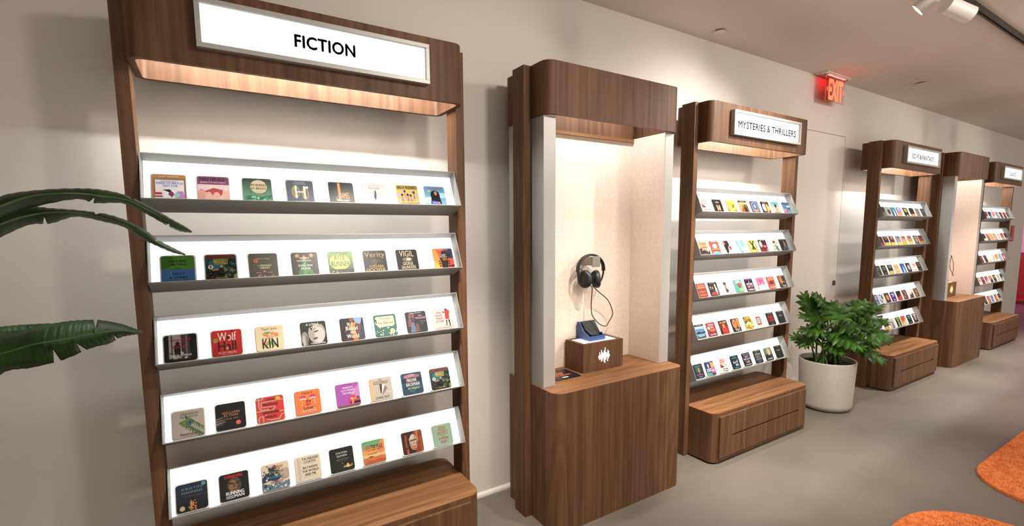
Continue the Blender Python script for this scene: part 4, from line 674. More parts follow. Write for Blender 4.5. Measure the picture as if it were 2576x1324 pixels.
 [('teal glow and rose on charcoal', ('20242a', '243030'), [('E', .5, .6, .3, .2, '2c5a5c'), ('B', 9, .2, .8, .8, .9, '4a8a88', .0), ('P', 'd8a040', (.46, .4, .44, .7, .56, .7, .54, .4)), ('P', 'c83a44', (.4, .28, .5, .44, .6, .28)), ('R', .14, .22, .86, .28, '8a5a7c'), ('R', .3, .08, .74, .14, '6a7ab0')]),
  ('navy night and pink dress poster', '2a3a6e', [AO(), ('P', 'e8a24c', (.6, .9, .96, .9, .98, .5, .62, .5)), ('P', 'e05a84', (.56, .5, 1, .6, 1, 0, .6, .1)), ('E', .34, .7, .08, .14, 'e8e8ec'), ('P', '4aa088', (0, 0, 0, .26, .5, .2, .6, 0)), ('B', 6, .1, .42, .56, .52, 'f0ecec', .02), ('T', 'REMEMBER', .06, .28, .9, .4, 'f0ecec', .02), ('P', '2c2a5a', (.6, .0, .66, .2, .8, .1, .9, .2, .96, 0))]),
  ('red letter block and red sun on ivory', *WESOLVE),
  ('teal and white letters on black', '17202a', [('B', 4, .34, .86, .7, .94, '3aa0a0', .01), ('B', 6, .2, .76, .82, .85, '3aa0a0', .01), ('P', '8ab0c4', (.5, .5, .8, .7, .74, .4)), ('B', 3, .2, .42, .56, .58, 'd8ecf0', .02), ('B', 4, .42, .22, .8, .38, 'd8ecf0', .02), ('B', 6, .22, .05, .8, .15, '3aa0a0', .01)]),
  ('purple city lights with white words on black', '191522', [('D', 18, 8, .1, .3, .95, .8, .06, ['3a2c6a', '5a3c8c', '2c2050', '8a5a7a']), ('T', 'This Story', .1, .84, .88, .93, 'f0ecf4', .01), ('T', 'MIGHT', .3, .66, .74, .78, 'd8c8f0', .02), ('T', 'SAVE YOUR', .08, .48, .9, .6, 'f0ecf4', .02), ('T', 'LIFE', .34, .24, .74, .36, 'f0ecf4', .02), ('R', .12, .08, .86, .14, 'c8a8b8')]),
  ('stacked pale capitals on black', '16181c', [AO(), ('T', 'THE', .3, .80, .5, .86, 'd0d4d0', .0), ('T', 'ROOM', .16, .62, .84, .77, 'd0d4c8', .01), ('T', 'NEXT', .18, .42, .82, .57, 'b8b0a0', .01), ('T', 'DOOR', .16, .22, .84, .38, '9ab4cc', .02), ('R', .3, .1, .7, .14, '8a8a8c')]),
  ('golden tower above dark teal trees', ('181a18', '6a8a84'), [('E', .55, .7, .3, .26, 'b8a070'), ('R', .46, .4, .74, .9, 'd8b46a'), ('P', 'e8d49c', (.52, .4, .54, .96, .62, .9, .64, .4)), ('P', '1a1c1a', (0, 0, 0, .4, .2, .5, .4, .38, .7, .46, 1, .4, 1, 0)), ('E', .74, .36, .08, .1, '2c5ac0'), ('R', .16, .1, .84, .16, 'e8e4dc')]),
  ('thin pale word on near-black green', *HIVE)],
]
MX = [[.100, .238, .394, .537, .680, .821, .960, 1.112], [.098, .224, .374, .528, .675, .815, .974, 1.100], [.096, .226, .379, .522, .659, .810, .949, 1.104], [.093, .220, .363, .508, .667, .806, .968, 1.112], [.093, .221, .377, .522, .669, .818, .963, 1.108]]
for r_, row in enumerate(MYS):
    for k, (desc, bg, ops) in enumerate(row):
        make_book(XM, r_, MX[r_][k], bg, ops, f'cover card with {desc}, {SHELF[r_]} shelf under MYSTERIES', 'book cards on the MYSTERIES rack')

def simple(bg, ac, st, tx=None):
    """small distant covers: colours and one plain device"""
    o = []
    if st == 0: o = [('R', 0, 0, 1, .34, ac)]
    elif st == 1: o = [('E', .5, .5, .3, .3, ac)]
    elif st == 2: o = [('R', .18, .7, .82, .82, ac), ('R', .24, .52, .76, .62, ac), ('R', .3, .12, .7, .2, ac)]
    elif st == 3: o = fig(ac, .52, .22, .66)
    elif st == 4: o = [('P', ac, (0, 0, .2, .5, .5, .35, .8, .7, 1, .4, 1, 0))]
    elif st == 5: o = [('D', 16, 5, .05, .05, .95, .95, .1, [ac, bg if isinstance(bg, str) else bg[0], ac])]
    if tx: o = o+[('R', .16, .80, .84, .92, tx), ('R', .26, .66, .74, .74, tx)]
    return o
SCI = [
 [('dark green', ('1c2a24', '2c3a30'), '6a8a5a', 4, None), ('slate with a dark red drop', 'b8bcc4', '6a1c24', 1, None), ('teal and white', ('12181c', '3a9aa8'), 'b8e4e8', 3, None), ('blue and orange', ('d8743a', '5a64c0'), 'e8904a', 0, 'c8d4f0'), ('black and gold', '241c14', 'd8b03c', 2, 'c8962c'), ('black with an orange flare', '171416', 'd88a3c', 0, None), ('grey and brown', 'b0aca4', '8a5a3c', 5, None), ('dark slate', '3a3e4a', '5c6070', 2, None)],
 [('deep red', '4a1c20', '8a2c2c', 0, None), ('dark purple with a yellow foot', '2c1c28', 'd8c02c', 0, 'a87060'), ('dark crimson with a yellow foot', '5a2024', 'd8c02c', 0, 'c88a7a'), ('blue grey with a yellow foot', '8a8ca4', 'd8c02c', 0, '5a4c60'), ('tan with a yellow foot', 'c8946a', 'd8a82c', 0, '6a3c28'), ('dusty red with a yellow foot', 'c08070', 'e0c040', 0, '8a3c2c'), ('brown with an amber centre', '6a5a4c', 'd09a3c', 1, 'c8b070'), ('rust with a yellow foot', 'a0442c', 'd8a82c', 0, '5a2c34')],
 [('charcoal', '202226', '6a6c70', 2, None), ('dark brown with green words', '241a14', '5a8a4c', 2, None), ('black with a gold foot', '16150f', 'd8a84c', 0, '8a8a6c'), ('peach orange', 'e8b88c', 'd88a4c', 2, None), ('bright blue', '2c4aa0', 'a8c8f0', 3, None), ('black with a grey ring', '202020', 'b0b0ac', 1, None), ('white with red marks', 'f2ece6', 'd86a5a', 2, None), ('black with a bronze band', '1a1512', 'a8643c', 2, None)],
 [('blue', '3a6ab0', 'd8c890', 2, None), ('white and grey', 'd8dcdc', '3a3c40', 5, None), ('orange sphere', ('3a2018', '5a3424'), 'd8844a', 1, None), ('purple and white', '4a2c80', 'd8d0e8', 2, None), ('black with a red blaze', '1a1414', 'c8342c', 4, None), ('brown and pink', '5c3c30', 'c88a7c', 5, None), ('pale pink', 'ece0dc', '4a3c40', 4, None), ('brown and gold', '6a3420', 'c8a03c', 5, None)],
 [('orange brown', '3a2018', 'd8783c', 1, None), ('white', 'eeeae6', 'c8a8a0', 3, None), ('black with a yellow foot', '1a1a18', 'd8a83c', 0, None), ('pinkish grey', 'd4c4c4', '7a6470', 3, None), ('black with a lime shape', '1c2018', '9ac850', 3, 'c8d030'), ('orange red', 'd8562c', 'f0c880', 4, None), ('black with green words', '16181a', '4aa05a', 2, '3a78c0'), ('dark with a pink disc', '241c1e', 'b8847c', 1, 'd8d4d0')],
]
SX = [[.110, .236, .352, .483, .645, .801, .946, 1.096], [.105, .232, .367, .520, .652, .805, .965, 1.097], [.103, .236, .382, .533, .683, .824, .972, 1.100], [.095, .226, .358, .496, .642, .788, .938, 1.085], [.100, .235, .380, .526, .677, .811, .962, 1.110]]
for r_, row in enumerate(SCI):
    for k, (desc, bg, ac, st, tx) in enumerate(row):
        make_book(XSF, r_, SX[r_][k], bg, simple(bg, ac, st, tx), f'{desc} cover card, {ORD[k]} from left, {SHELF[r_]} shelf under SCI-FI', 'book cards on the SCI-FI rack')
CLA = [
 [('dark red', '8a2028', 'e0c0b8', 0, None), ('navy and teal', '1c2c44', '5a94a8', 4, None), ('red and pink', 'd83a4a', 'f0c8cc', 4, 'f0d0d0'), ('grey and white', '6a6c74', 'dcdcdc', 5, None), ('maroon', '5a2024', '8a5a4c', 1, None), ('red and navy', 'c03c30', '2c2c48', 4, None), ('brown and grey', '5a4440', 'b8aaa4', 0, None)],
 [('black and white', '1a1a1a', 'e8e4dc', 0, '3a3a3a'), ('orange and black', 'e0783c', '2a1c18', 3, None), ('orange', 'e88a4a', 'f0c090', 2, None), ('orange and white', 'd8643c', 'f4e4d8', 5, None), ('white and pink', 'f0e4e0', 'e0847c', 5, None), ('red and amber', 'd84a3c', 'e8a86a', 4, None), ('brown', '6a3c34', 'c8b4ac', 0, None)],
 [('dark red', '6a1c24', 'c86a5a', 2, None), ('black', '241a1a', 'b04a3c', 2, None), ('white and yellow', 'f2ecdc', 'e0b040', 3, None), ('white', 'f4f0ea', 'd0604a', 5, None), ('orange', 'e88a50', 'f4dcc8', 0, None), ('pale blue', '7aa8dc', 'e8eef6', 5, None), ('red', 'd04a34', 'f4e8e0', 1, None)],
 [('peach', 'e8987c', 'f4ece4', 0, None), ('dark red', '7a2028', 'c8a08c', 2, None), ('red and pink', 'd03a44', 'f0b8b0', 4, None), ('orange', 'ea8a5c', '3a2420', 4, None), ('black and lime', '1c1f1a', 'c8d878', 2, None), ('white and orange', 'f2e8de', 'd88a5c', 5, None), ('navy', '1c3044', 'c8d4dc', 4, None)],
 [('maroon', '6a2428', 'd0a090', 2, None), ('white', 'efe8e0', 'c86a4a', 2, None), ('black', '201a1c', 'c04a3c', 1, None), ('red and yellow', 'd84a3c', 'e8d088', 5, None), ('pale blue', '9cc0e8', '3a6ab0', 5, None), ('orange', 'e0562c', 'f0a880', 1, None), ('dark red', '7a2c2c', 'd8c4bc', 0, None)],
]
LX = [[.190, .345, .500, .655, .810, .965, 1.113], [.190, .345, .490, .635, .785, .953, 1.112], [.166, .335, .505, .660, .805, .955, 1.112], [.162, .312, .466, .639, .802, .966, 1.115], [.162, .325, .490, .648, .792, .954, 1.107]]
for r_, row in enumerate(CLA):
    for k, (desc, bg, ac, st, tx) in enumerate(row):
        make_book(XL, r_, LX[r_][k], bg, simple(bg, ac, st, tx), f'{desc} cover card, {ORD[k]} from left, {SHELF[r_]} shelf under CLASSICS', 'book cards on the CLASSICS rack')
srgb = _srgb0
# ------------------------------------------------------------------ exit sign
ex = thing('exit_sign', 'red edge-lit EXIT sign hanging from the ceiling above the hidden door', 'sign', (5.03, .09, ZC))
bm = bmesh.new(); box(bm, -.045, .40, -.075, .035, -.009, 0); box(bm, -.045, .40, -.02, .02, -.016, -.009); link('canopy_plate', bm, M_WHITEM, ex, bevel=.002)
gm = mat('clear_acrylic_sheet', 'ffd8d8', .03, spec=.5, trans=1.0); gm.node_tree.nodes['Principled BSDF'].inputs['IOR'].default_value = 1.08
bm = bmesh.new(); box(bm, 0, .345, -.003, .003, -.246, -.016); gp = link('clear_panel', bm, gm, ex, bevel=.001)
M_EXIT = mat('red_lit_letters', (1.0, .11, .04), .5, emit=1.9)
bm = bmesh.new(); text_mesh(bm, 'EXIT', .045, -.232, .310, -.045, lambda u, v: (u, -.0042, v), 0.0, .035); link('exit_lettering', bm, M_EXIT, gp, solid=.001)
for pts in (((.012, -.139), (.03, -.115), (.03, -.163)), ((.333, -.139), (.315, -.115), (.315, -.163))):
    bm = bmesh.new(); bm.faces.new([bm.verts.new((x, -.0042, z)) for x, z in pts]); link('chevron', bm, M_EXIT, gp, solid=.001)
bm = bmesh.new(); box(bm, .0, .345, -.0045, .0045, -.0188, -.0162); link('led_bar', bm, mat('red_led', (1.0, .012, .014), .5, emit=75.0), ex)
for hx_ in (-.012, .36):
    bm = bmesh.new(); cyl(bm, (hx_, -.02, -.020), (hx_, .02, -.020), .007, n=10); link('hinge_pin', bm, M_STEEL, ex)

# ------------------------------------------------------------------ ceiling discs, track and lamps
for k, (x, d, lab) in enumerate(((3.369, .160, 'white sprinkler cover disc on the ceiling above the MYSTERIES rack'), (6.172, .411, 'white sprinkler cover disc on the ceiling right of the EXIT sign'))):
    t = thing('sprinkler_cover', lab, 'sprinkler', (x, d, ZC), 'ceiling sprinkler covers')
    bm = bmesh.new(); cyl(bm, (0, 0, -.010), (0, 0, -.0135), .040, .038, 28); link('disc', bm, M_WHITEM, t, smooth=40)
    bm = bmesh.new(); cyl(bm, (0, 0, 0), (0, 0, -.010), .030, n=20); link('stem', bm, mat('mid_grey', '5a554f', .7), t)  # stem in plain grey
TD = 1.266
tr = thing('lighting_track', 'dark lighting track running along the ceiling at the upper right', 'light track', (0, TD, ZC))
bm = bmesh.new(); box(bm, -1.5, 11.0, -.018, -.006, -.030, 0); box(bm, -1.5, 11.0, .006, .018, -.030, 0); link('rail', bm, M_TRACK, tr)
bm = bmesh.new(); box(bm, -1.5, 11.0, -.006, .006, -.022, 0); link('slot', bm, mat('track_copper', '6a5a48', .4, .6), tr)
tr2 = thing('lighting_track', 'second dark lighting track on the ceiling, farther out in the room', 'light track', (0, 2.75, ZC))
bm = bmesh.new(); box(bm, -1.5, 11.0, -.018, -.006, -.030, 0); box(bm, -1.5, 11.0, .006, .018, -.030, 0); link('rail', bm, M_TRACK, tr2)
bm = bmesh.new(); box(bm, -1.5, 11.0, -.006, .006, -.022, 0); link('slot', bm, mat('track_copper'), tr2)
M_LENS = mat('lamp_lens', (1.0, .97, .88), .3, emit=3.0)
def track_lamp(lens, back, top, label, power, size=75, soft=.035):
    """cylinder spot: lens centre, back centre, adapter point on the track (x, d, z)"""
    t = thing('track_spotlight', label, 'spotlight', (back[0], back[1], back[2]), 'white cylinder track lamps')
    o = V(*back); ax = (V(*lens)-o).normalized(); Lh = .135
    e = ax*Lh; bm = bmesh.new()
    A, Bv = cyl(bm, (0, 0, 0), e, .0405, n=28, cap=False); bm.faces.new(A)
    I, J = cyl(bm, e*.94, e, .036, n=28, cap=False)
    for k in range(28): bm.faces.new((Bv[k], Bv[(k+1) % 28], J[(k+1) % 28], J[k]))
    h = link('housing', bm, M_WHITEM, t, smooth=40)
    bm = bmesh.new(); cyl(bm, e*.945, e*.96, .0355, n=24); link('lens', bm, M_LENS, t)
    bm = bmesh.new(); cyl(bm, -ax*.004, -ax*.0005, .046, n=24); link('rear_ring', bm, M_WHITEM, t)
    tp = V(*top)-o; bm = bmesh.new(); tube(bm, catmull([ax*.03+Vector((0, 0, .0405)), (ax*.02+tp)*.5+Vector((0, 0, .02)), tp], 5), .008, 8); link('stem', bm, M_WHITEM, t, smooth=50)
    bm = bmesh.new(); box(bm, tp.x-.05, tp.x+.05, -tp.y-.017, -tp.y+.017, tp.z-.03, tp.z); link('track_adapter', bm, M_WHITEM, t, bevel=.003)
    l = bpy.data.lights.new('spot', 'SPOT'); l.energy = power; l.color = (1.0, .925, .84); l.spot_size = math.radians(size); l.spot_blend = .8; l.shadow_soft_size = soft
    lo_ = bpy.data.objects.new('spot', l); COL.objects.link(lo_); lo_.parent = t; lo_.location = e*1.02; lo_.rotation_euler = ax.to_track_quat('-Z', 'Y').to_euler()
zt_ = ZC-.03
def aimed(x, d, tx, td, tz, label, power, size=75, soft=.035):
    b = V(x, d, 2.86); a = (V(tx, td, tz)-b).normalized()*.135
    track_lamp((b.x+a.x, -(b.y+a.y), b.z+a.z), (x, d, 2.86), (x, d, zt_), label, power, size, soft)
track_lamp((3.532, 1.27, 2.775), (3.559, 1.371, 2.860), (3.50, TD, zt_), 'white cylinder track lamp with its lit lens facing down, left one', SPOT_W*.5, 95)
track_lamp((3.618, 1.468, 2.700), (3.52, 1.400, 2.752), (3.86, TD, zt_), 'white cylinder track lamp turned away, right beside the lit lamp', SPOT_W*1.0, 85)
for k, (x, tx) in enumerate(((.95, .85), (2.05, 2.2), (2.75, 3.55), (6.3, 6.2), (7.7, 7.7), (9.2, 9.2))):
    aimed(x, TD, tx, .45, .3, 'white cylinder track lamp, number %s along the near wall track' % ('one', 'two', 'three', 'four', 'five', 'six')[k], SPOT_W*(1, .4, 1.4, 1, 1, 1)[k], 62)
for k, (x, tx, pw) in enumerate(((1.9, 1.1, 1.0), (3.6, 2.6, .9), (5.6, 4.4, 1.2), (7.8, 6.6, 1.2), (10.0, 8.8, 1.0))):
    aimed(x, 2.75, tx, .1, 1.75, 'white cylinder track lamp, number %s along the outer track' % ('one', 'two', 'three', 'four', 'five')[k], OUT_W*pw, 75, .14)

for k, (x, tx) in enumerate(((3.0, 3.3), (4.7, 4.9), (6.2, 6.6))):  # extra lamps out of view, added to brighten the rugs
    aimed(x, 2.75, tx, 1.75, 0, 'added unseen track lamp brightening the rugs, number %s' % ('one', 'two', 'three')[k], SPOT_W*.36, 70, .05)

# ------------------------------------------------------------------ rugs
M_RUG = noise_mat('orange_pile', 'd8713a', 'f2955a', 26, .95, .9, 380, .1, 8, .006)
def rug(x0, x1, d0, d1, r, label):
    t = thing('rug', label, 'rug', ((x0+x1)/2, (d0+d1)/2, 0), 'orange rugs'); hx, hd_ = (x1-x0)/2, (d1-d0)/2
    pts = outline(-hx, hx, -hd_, hd_, r, r, 14)
    bm = bmesh.new(); rings = []
    for k, (z, s) in enumerate(((.0005, 0), (.016, 0), (.021, .006), (.022, .016))):
        q = outline(-hx+s, hx-s, -hd_+s, hd_-s, r-s, r-s, 14); rings.append([bm.verts.new((x, -d, z)) for x, d in q])
    for a, b in zip(rings, rings[1:]):
        for k in range(len(a)): bm.faces.new((a[k], a[(k+1) % len(a)], b[(k+1) % len(a)], b[k]))
    bm.faces.new(rings[0]); bm.faces.new(rings[-1]); link('pile', bm, M_RUG, t, smooth=60)
    # tufts of the pile
    rn = random.Random(int(x0*100)); vs2, fs2 = [], []
    for _ in range(26000):
        x = -hx+.01+rn.random()*(2*hx-.02); d = -hd_+.01+rn.random()*(2*hd_-.02)
        ax_, ad = max(0, abs(x)-(hx-r)), max(0, abs(d)-(hd_-r))
        if ax_*ax_+ad*ad > (r-.012)**2: continue
        a = rn.random()*6.28; w = .0028; h = .004+.006*rn.random(); b = len(vs2)
        vs2 += [(x-w*math.cos(a), -d-w*math.sin(a), .021), (x+w*math.cos(a), -d+w*math.sin(a), .021), (x+(rn.random()-.5)*.008, -d+(rn.random()-.5)*.008, .021+h)]; fs2.append((b, b+1, b+2))
    me = bpy.data.meshes.new('tufts'); me.from_pydata(vs2, [], fs2); o = link('tufts', me, M_RUG, t); o['kind'] = 'stuff'
rug(4.10, 6.4, 1.485, 3.0, .36, 'orange shag rug at the right edge, farther of the two')
rug(1.9, 3.73, 1.462, 2.95, .42, 'orange shag rug at the bottom right edge, nearer of the two')

# ------------------------------------------------------------------ leaf material
def leaf_mat(name, c0, c1, rough=.45):
    m = mat(name, c0, rough, spec=.3); b = m.node_tree.nodes['Principled BSDF']
    tc = nd(m, 'ShaderNodeTexCoord'); n = nd(m, 'ShaderNodeTexNoise'); n.inputs['Scale'].default_value = 14; n.inputs['Detail'].default_value = 4
    ln(m, tc.outputs['Object'], n.inputs['Vector'])
    r = nd(m, 'ShaderNodeValToRGB'); r.color_ramp.elements[0].color = srgb(c0); r.color_ramp.elements[1].color = srgb(c1); r.color_ramp.elements[0].position = .35; r.color_ramp.elements[1].position = .7
    ln(m, n.outputs['Fac'], r.inputs['Fac']); ln(m, r.outputs['Color'], b.inputs['Base Color'])
    n2 = nd(m, 'ShaderNodeTexWave'); n2.inputs['Scale'].default_value = 34; n2.inputs['Distortion'].default_value = .8
    ln(m, tc.outputs['Object'], n2.inputs['Vector'])
    bp = nd(m, 'ShaderNodeBump'); bp.inputs['Strength'].default_value = .12; bp.inputs['Distance'].default_value = .002
    ln(m, n2.outputs['Fac'], bp.inputs['Height']); ln(m, bp.outputs['Normal'], b.inputs['Normal'])
    b.inputs['Transmission Weight'].default_value = 0
    return m
M_LEAFD = leaf_mat('bird_of_paradise_leaf', '16290f', '2a4a1a')
M_LEAFP = leaf_mat('philodendron_leaf', '203c0a', '47741c', .36)
M_PET = mat('green_stalk', '3f5c24', .45)
M_RIB = mat('green_midrib', '3d5a28', .5)
M_POT = noise_mat('white_ceramic', 'a39c92', 'aba49a', 4, .5, .05, 300, .4)
M_SOIL = noise_mat('dark_moss', '1f1a10', '38361c', 40, .95, .9, 90, .1, 6, .02)
# ------------------------------------------------------------------ large plant at the left: long arching leaves
LA = [((-0.291, 0.78, 1.648), (-0.279, 0.84, 1.624), (-0.304, 0.74, 1.606)), ((-0.232, 0.762, 1.689), (-0.221, 0.817, 1.662), (-0.247, 0.724, 1.634)), ((-0.171, 0.744, 1.707), (-0.165, 0.793, 1.691), (-0.19, 0.709, 1.665)), ((-0.097, 0.727, 1.716), (-0.091, 0.77, 1.701), (-0.105, 0.693, 1.69)), ((-0.043, 0.709, 1.715), (-0.043, 0.747, 1.696), (-0.067, 0.678, 1.681)), ((0.006, 0.691, 1.702), (0.007, 0.723, 1.689), (-0.008, 0.662, 1.682)), ((0.056, 0.673, 1.672), (0.053, 0.7, 1.66), (0.041, 0.647, 1.654)), ((0.101, 0.656, 1.639), (0.096, 0.677, 1.629), (0.086, 0.631, 1.621)), ((0.133, 0.638, 1.616), (0.128, 0.653, 1.608), (0.118, 0.616, 1.602)), ((0.151, 0.62, 1.6), (0.15, 0.63, 1.599), (0.147, 0.6, 1.597))]
LB = [((-0.319, 0.7, 1.606), (-0.313, 0.74, 1.578), (-0.327, 0.68, 1.547)), ((-0.257, 0.68, 1.652), (-0.25, 0.718, 1.621), (-0.268, 0.66, 1.588)), ((-0.208, 0.66, 1.669), (-0.202, 0.696, 1.644), (-0.215, 0.64, 1.621)), ((-0.166, 0.64, 1.666), (-0.16, 0.674, 1.654), (-0.173, 0.62, 1.626)), ((-0.112, 0.62, 1.662), (-0.107, 0.652, 1.654), (-0.125, 0.6, 1.645)), ((-0.054, 0.6, 1.652), (-0.056, 0.63, 1.639), (-0.066, 0.58, 1.631)), ((-0.003, 0.58, 1.629), (-0.008, 0.608, 1.617), (-0.023, 0.56, 1.615)), ((0.032, 0.56, 1.601), (0.026, 0.586, 1.591), (0.011, 0.54, 1.583)), ((0.058, 0.54, 1.573), (0.054, 0.564, 1.566), (0.044, 0.52, 1.559)), ((0.097, 0.52, 1.545), (0.093, 0.542, 1.539), (0.085, 0.5, 1.534)), ((0.125, 0.5, 1.525), (0.125, 0.52, 1.525), (0.121, 0.48, 1.521))]
LCc = [((-0.375, 0.66, 1.345), (-0.357, 0.76, 1.273), (-0.371, 0.7, 1.178)), ((-0.322, 0.648, 1.346), (-0.308, 0.739, 1.29), (-0.325, 0.682, 1.2)), ((-0.274, 0.636, 1.33), (-0.264, 0.718, 1.294), (-0.286, 0.664, 1.232)), ((-0.228, 0.623, 1.34), (-0.223, 0.697, 1.303), (-0.24, 0.647, 1.231)), ((-0.181, 0.611, 1.345), (-0.18, 0.676, 1.304), (-0.178, 0.629, 1.24)), ((-0.14, 0.599, 1.345), (-0.134, 0.654, 1.305), (-0.118, 0.611, 1.262)), ((-0.098, 0.587, 1.339), (-0.094, 0.633, 1.308), (-0.08, 0.593, 1.267)), ((-0.055, 0.574, 1.322), (-0.051, 0.612, 1.306), (-0.053, 0.576, 1.28)), ((-0.024, 0.562, 1.302), (-0.021, 0.591, 1.294), (-0.025, 0.558, 1.281)), ((-0.002, 0.55, 1.286), (0.0, 0.57, 1.287), (-0.004, 0.54, 1.279))]
LD = [((-0.402, 0.6, 1.326), (-0.399, 0.62, 1.298), (-0.415, 0.58, 1.259)), ((-0.355, 0.583, 1.341), (-0.351, 0.603, 1.32), (-0.365, 0.567, 1.282)), ((-0.314, 0.567, 1.34), (-0.31, 0.587, 1.318), (-0.322, 0.553, 1.282)), ((-0.278, 0.55, 1.338), (-0.275, 0.57, 1.316), (-0.277, 0.54, 1.278)), ((-0.232, 0.533, 1.334), (-0.229, 0.553, 1.317), (-0.228, 0.527, 1.291)), ((-0.192, 0.517, 1.328), (-0.189, 0.537, 1.321), (-0.19, 0.513, 1.305)), ((-0.169, 0.5, 1.322), (-0.165, 0.52, 1.321), (-0.169, 0.5, 1.313))]
bp_ = thing('bird_of_paradise_plant', 'tall plant at the left edge with long arching dark green leaves', 'plant', (-1.15, .95, 0))
def spray(x, d, z, dx, dd, dz, w, sag):
    rows = []
    for k in range(8):
        t = k/7; cx, cd, cz = x+dx*t, d+dd*t, z+dz*t-sag*t*t; h = w*math.sin(math.pi*min(1, .12+.88*t))**.7+.002
        n = math.hypot(dx, dd)+1e-6; px_, pd_ = -dd/n*h, dx/n*h
        rows.append(((cx+px_*.6, cd+pd_*.6, cz+h*.8), (cx, cd, cz), (cx-px_*.6, cd-pd_*.6, cz+h*.1)))
    return rows
EXTRA = tuple((spray(*a), ()) for a in ((-1.05, .85, 1.3, .45, -.45, .25, .10, .35), (-1.2, .8, 1.4, -.2, -.5, .35, .11, .3), (-1.1, 1.0, 1.5, -.1, .5, .3, .10, .35), (-1.2, 1.0, 1.2, -.45, .2, .2, .10, .3), (-1.0, .8, .95, .40, -.40, .1, .09, .3), (-1.1, .9, 1.6, .35, -.3, .45, .09, .3)))
def blade(rows, splits=()):
    U = catmull([V(*r[0]) for r in rows], 10); Mi = catmull([V(*r[1]) for r in rows], 10); Lw = catmull([V(*r[2]) for r in rows], 10)
    off = V(-1.15, .95, 0); bm = bmesh.new(); n = len(U); G = []; rn = random.Random(n)
    for i in range(n):
        tu = tl = 1.0
        for q in splits:                       # narrow V-shaped tears in the margin
            if i == abs(q): tu, tl = (.35, 1.0) if q > 0 else (1.0, .35)
        row = []
        for k in range(9):
            t = (k-4)/4; w = abs(t); e, f = (U[i], tu) if t < 0 else (Lw[i], tl)
            p = Mi[i].lerp(e, w*f*(1-.008*rn.random()*(w > .9)))
            # slight corrugation between the lateral veins, cupped blade
            p = p+Vector((0, -.010*math.sin(math.pi*w)+.0018*math.sin(i*1.9+w*3)*w, .0007*math.sin(i*1.7)*w))
            row.append(bm.verts.new(p-off))
        G.append(row)
    for i in range(n-1):
        for k in range(8): bm.faces.new((G[i][k], G[i+1][k], G[i+1][k+1], G[i][k+1]))
    return bm, [m-off+Vector((0, -.002, 0)) for m in Mi]
for rows, sp in ((LA, (-38, 52, -71)), (LB, (-27, 46, -63, 79)), (LCc, (-38, -47, -66, 58)), (LD, ()))+EXTRA:
    bm, Mi = blade(rows, sp); lf = link('leaf', bm, M_LEAFD, bp_, smooth=60, solid=.0012)
    bm = bmesh.new(); tube(bm, Mi, .0032, 6, .0006); link('midrib', bm, M_RIB, lf, smooth=60)
    bm = bmesh.new(); s0 = Mi[0]; tube(bm, catmull([s0, s0+Vector((-.22, .0, -.14)), Vector((-.05, .02, .95)), Vector((0, 0, .45))], 8), .008, 8, .013); link('leaf_stalk', bm, M_PET, bp_, smooth=60)
def pot_mesh(R, H, taper=.93, rb=.06, lip=.012):
    prof = [(0, .0), (R*taper-rb, .0)]+[(R*taper-rb+rb*math.sin(a), rb-rb*math.cos(a)) for a in [math.pi/2*k/8 for k in range(1, 9)]]+[(R, H-.01), (R-.002, H-.002), (R-lip*.5, H), (R-lip, H-.004), (R-lip-.004, H-.06)]
    bm = bmesh.new(); N = 48; rings = []
    for r, z in prof[1:]: rings.append([bm.verts.new((r*math.cos(2*math.pi*k/N), r*math.sin(2*math.pi*k/N), z)) for k in range(N)])
    for a, b in zip(rings, rings[1:]):
        for k in range(N): bm.faces.new((a[k], a[(k+1) % N], b[(k+1) % N], b[k]))
    bm.faces.new(rings[0]); return bm
def soil_mesh(R, z):
    bm = bmesh.new(); N = 40; rn = random.Random(2); c = bm.verts.new((0, 0, z+.012)); prev = None
    for q in (.25, .5, .75, 1.0):
        ring = [bm.verts.new((R*q*math.cos(2*math.pi*k/N), R*q*math.sin(2*math.pi*k/N), z+(.012*rn.random() if q < 1 else 0))) for k in range(N)]
        for k in range(N):
            if prev is None: bm.faces.new((c, ring[k], ring[(k+1) % N]))
            else: bm.faces.new((prev[k], ring[k], ring[(k+1) % N], prev[(k+1) % N]))
        prev = ring
    return bm
link('pot', pot_mesh(.21, .42), M_POT, bp_, smooth=50); link('soil', soil_mesh(.197, .37), M_SOIL, bp_, smooth=60)

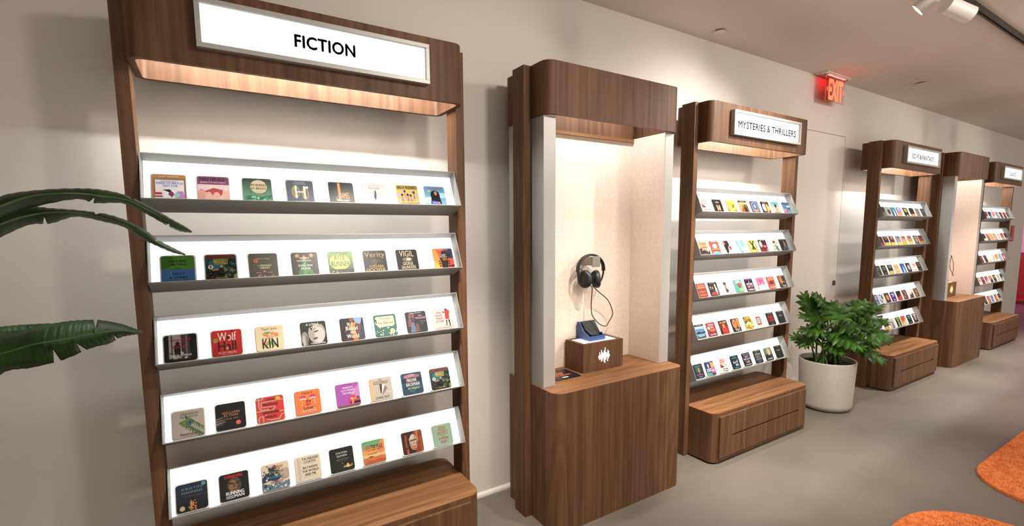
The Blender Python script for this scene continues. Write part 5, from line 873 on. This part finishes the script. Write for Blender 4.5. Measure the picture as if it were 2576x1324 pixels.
# ------------------------------------------------------------------ split-leaf plant in the white pot
PX, PD = 4.79, .362
pl = thing('potted_philodendron', 'split-leaf green plant in a white pot between the MYSTERIES and SCI-FI racks', 'plant', (PX, PD, 0))
link('pot', pot_mesh(.222, .44), M_POT, pl, smooth=50); link('soil', soil_mesh(.208, .395), M_SOIL, pl, smooth=60)
RV = Vector((.41, -.91, 0)); FV = Vector((-.91, -.41, 0))      # screen right / toward the viewer, on the floor plane
def rzf(r, z, f): return RV*r+FV*f+Vector((0, 0, z))
def lobed(bm, base, tip, nrm, width, seed, droop=.18):
    rn = random.Random(seed); ax = tip-base; Lr = ax.length; ax.normalize()
    nrm = (nrm-ax*nrm.dot(ax)).normalized(); sd = nrm.cross(ax)
    def pt(u, v): # u along, v across (in units of length/width)
        d = -droop*Lr*(max(0, u)**2)-droop*.55*width*(abs(v)**1.8)
        return base+ax*(u*Lr)+sd*(v*width)+nrm*(d+.05*width*math.sin(abs(v)*7+u*4))
    NL = 5
    for s in (-1, 1):
        # half outline: alternating sinus (on the midrib side) and lobe tips
        tips = []; sin = []
        for k in range(NL):
            u = -.14+.92*k/(NL-1)*.92; ln_ = (.78, 1.0, .95, .72, .42)[k]*(.88+.24*rn.random())
            tips.append((u+(-.16, .0, .12, .16, .16)[k]+.04*rn.random(), s*ln_)); sin.append((u+.11, s*(.22, .26, .24, .17, .08)[k]))
        poly = [(-.06, s*.02), (-.20, s*.20)]
        for k in range(NL):
            tu, tv = tips[k]; su, sv = sin[k]
            pu, pv = poly[-1]
            poly += [(tu*.45+pu*.55-.035, tv*.62+pv*.38), (tu-.05, tv*.86), (tu, tv), (tu+.02, tv*.84), (tu*.5+su*.5+.05, tv*.55+sv*.45), (su, sv)]
        poly += [(1.0, 0)]
        mid = [(u, 0) for u in (1.0, .8, .6, .4, .2, 0, -.06)]
        # strip between outline and the midrib (triangulated fan against nearest rib point)
        rib = [bm.verts.new(pt(u, 0)) for u in (-.06, .1, .26, .42, .58, .74, 1.0)]; ru = (-.06, .1, .26, .42, .58, .74, 1.0)
        ov = [bm.verts.new(pt(u, v)) for u, v in poly]; j = 0
        for i in range(len(poly)-1):
            tgt = max(0, min(6, round((poly[i+1][0]+.06)/1.06*6*.9))); 
            bm.faces.new((rib[j], ov[i], ov[i+1]))
            while j < tgt and j < 6: bm.faces.new((rib[j], ov[i+1], rib[j+1])); j += 1
        while j < 6: bm.faces.new((rib[j], ov[-1], rib[j+1])); j += 1
LEAVES = [ # base r,z,f  tip r,z,f  width
 ((.075, .84, .14), (.00, 1.00, .04), .14), ((-.10, .84, .02), (-.22, 1.05, .02), .15), ((.20, .86, -.02), (.36, .98, .06), .13),
 ((.24, .76, .10), (.46, .70, .14), .165), ((-.06, .71, .14), (-.25, .73, .10), .14), ((.20, .60, .05), (.44, .50, .10), .12),
 ((-.16, .58, -.02), (-.30, .63, .05), .12), ((.04, .70, .08), (.20, .64, .16), .15), ((-.02, .80, -.08), (-.12, .92, -.12), .14),
 ((.14, .80, -.10), (.26, .93, -.10), .13), ((.05, .62, -.05), (-.06, .66, .08), .14), ((.10, .66, .12), (.28, .62, .20), .13),
 ((-.10, .64, .05), (-.26, .56, .10), .12), ((.26, .84, .06), (.44, .84, .02), .12), ((.10, .76, .05), (.30, .80, .16), .14), ((-.06, .78, .05), (-.24, .86, .10), .13),
 ((.22, .66, .02), (.40, .62, .00), .13), ((.0, .60, .10), (.14, .54, .18), .10), ((-.04, .92, -.02), (-.14, 1.04, .04), .11), ((.16, .90, .02), (.28, 1.00, -.04), .11)]
for k, (b, t, w) in enumerate(LEAVES):
    B_, T_ = rzf(*b), rzf(*t); bm = bmesh.new()
    lobed(bm, B_, T_, Vector((0, 0, 1))+FV*.55+(T_-B_)*.2, w, k+3)
    for v in bm.verts:
        v.co.y = min(v.co.y, PD-.02)
    bmesh.ops.remove_doubles(bm, verts=bm.verts, dist=.0005); link('leaf', bm, M_LEAFP, pl, smooth=70, solid=.0012)
    a = k*2.4; root = Vector((.09*math.cos(a), .09*math.sin(a), .38)); mid = root.lerp(B_, .55)+Vector((0, 0, .05))
    bm = bmesh.new(); tube(bm, catmull([root, mid, B_], 6), .0085, 7, .0045); link('leaf_stalk', bm, M_PET, pl, smooth=60)
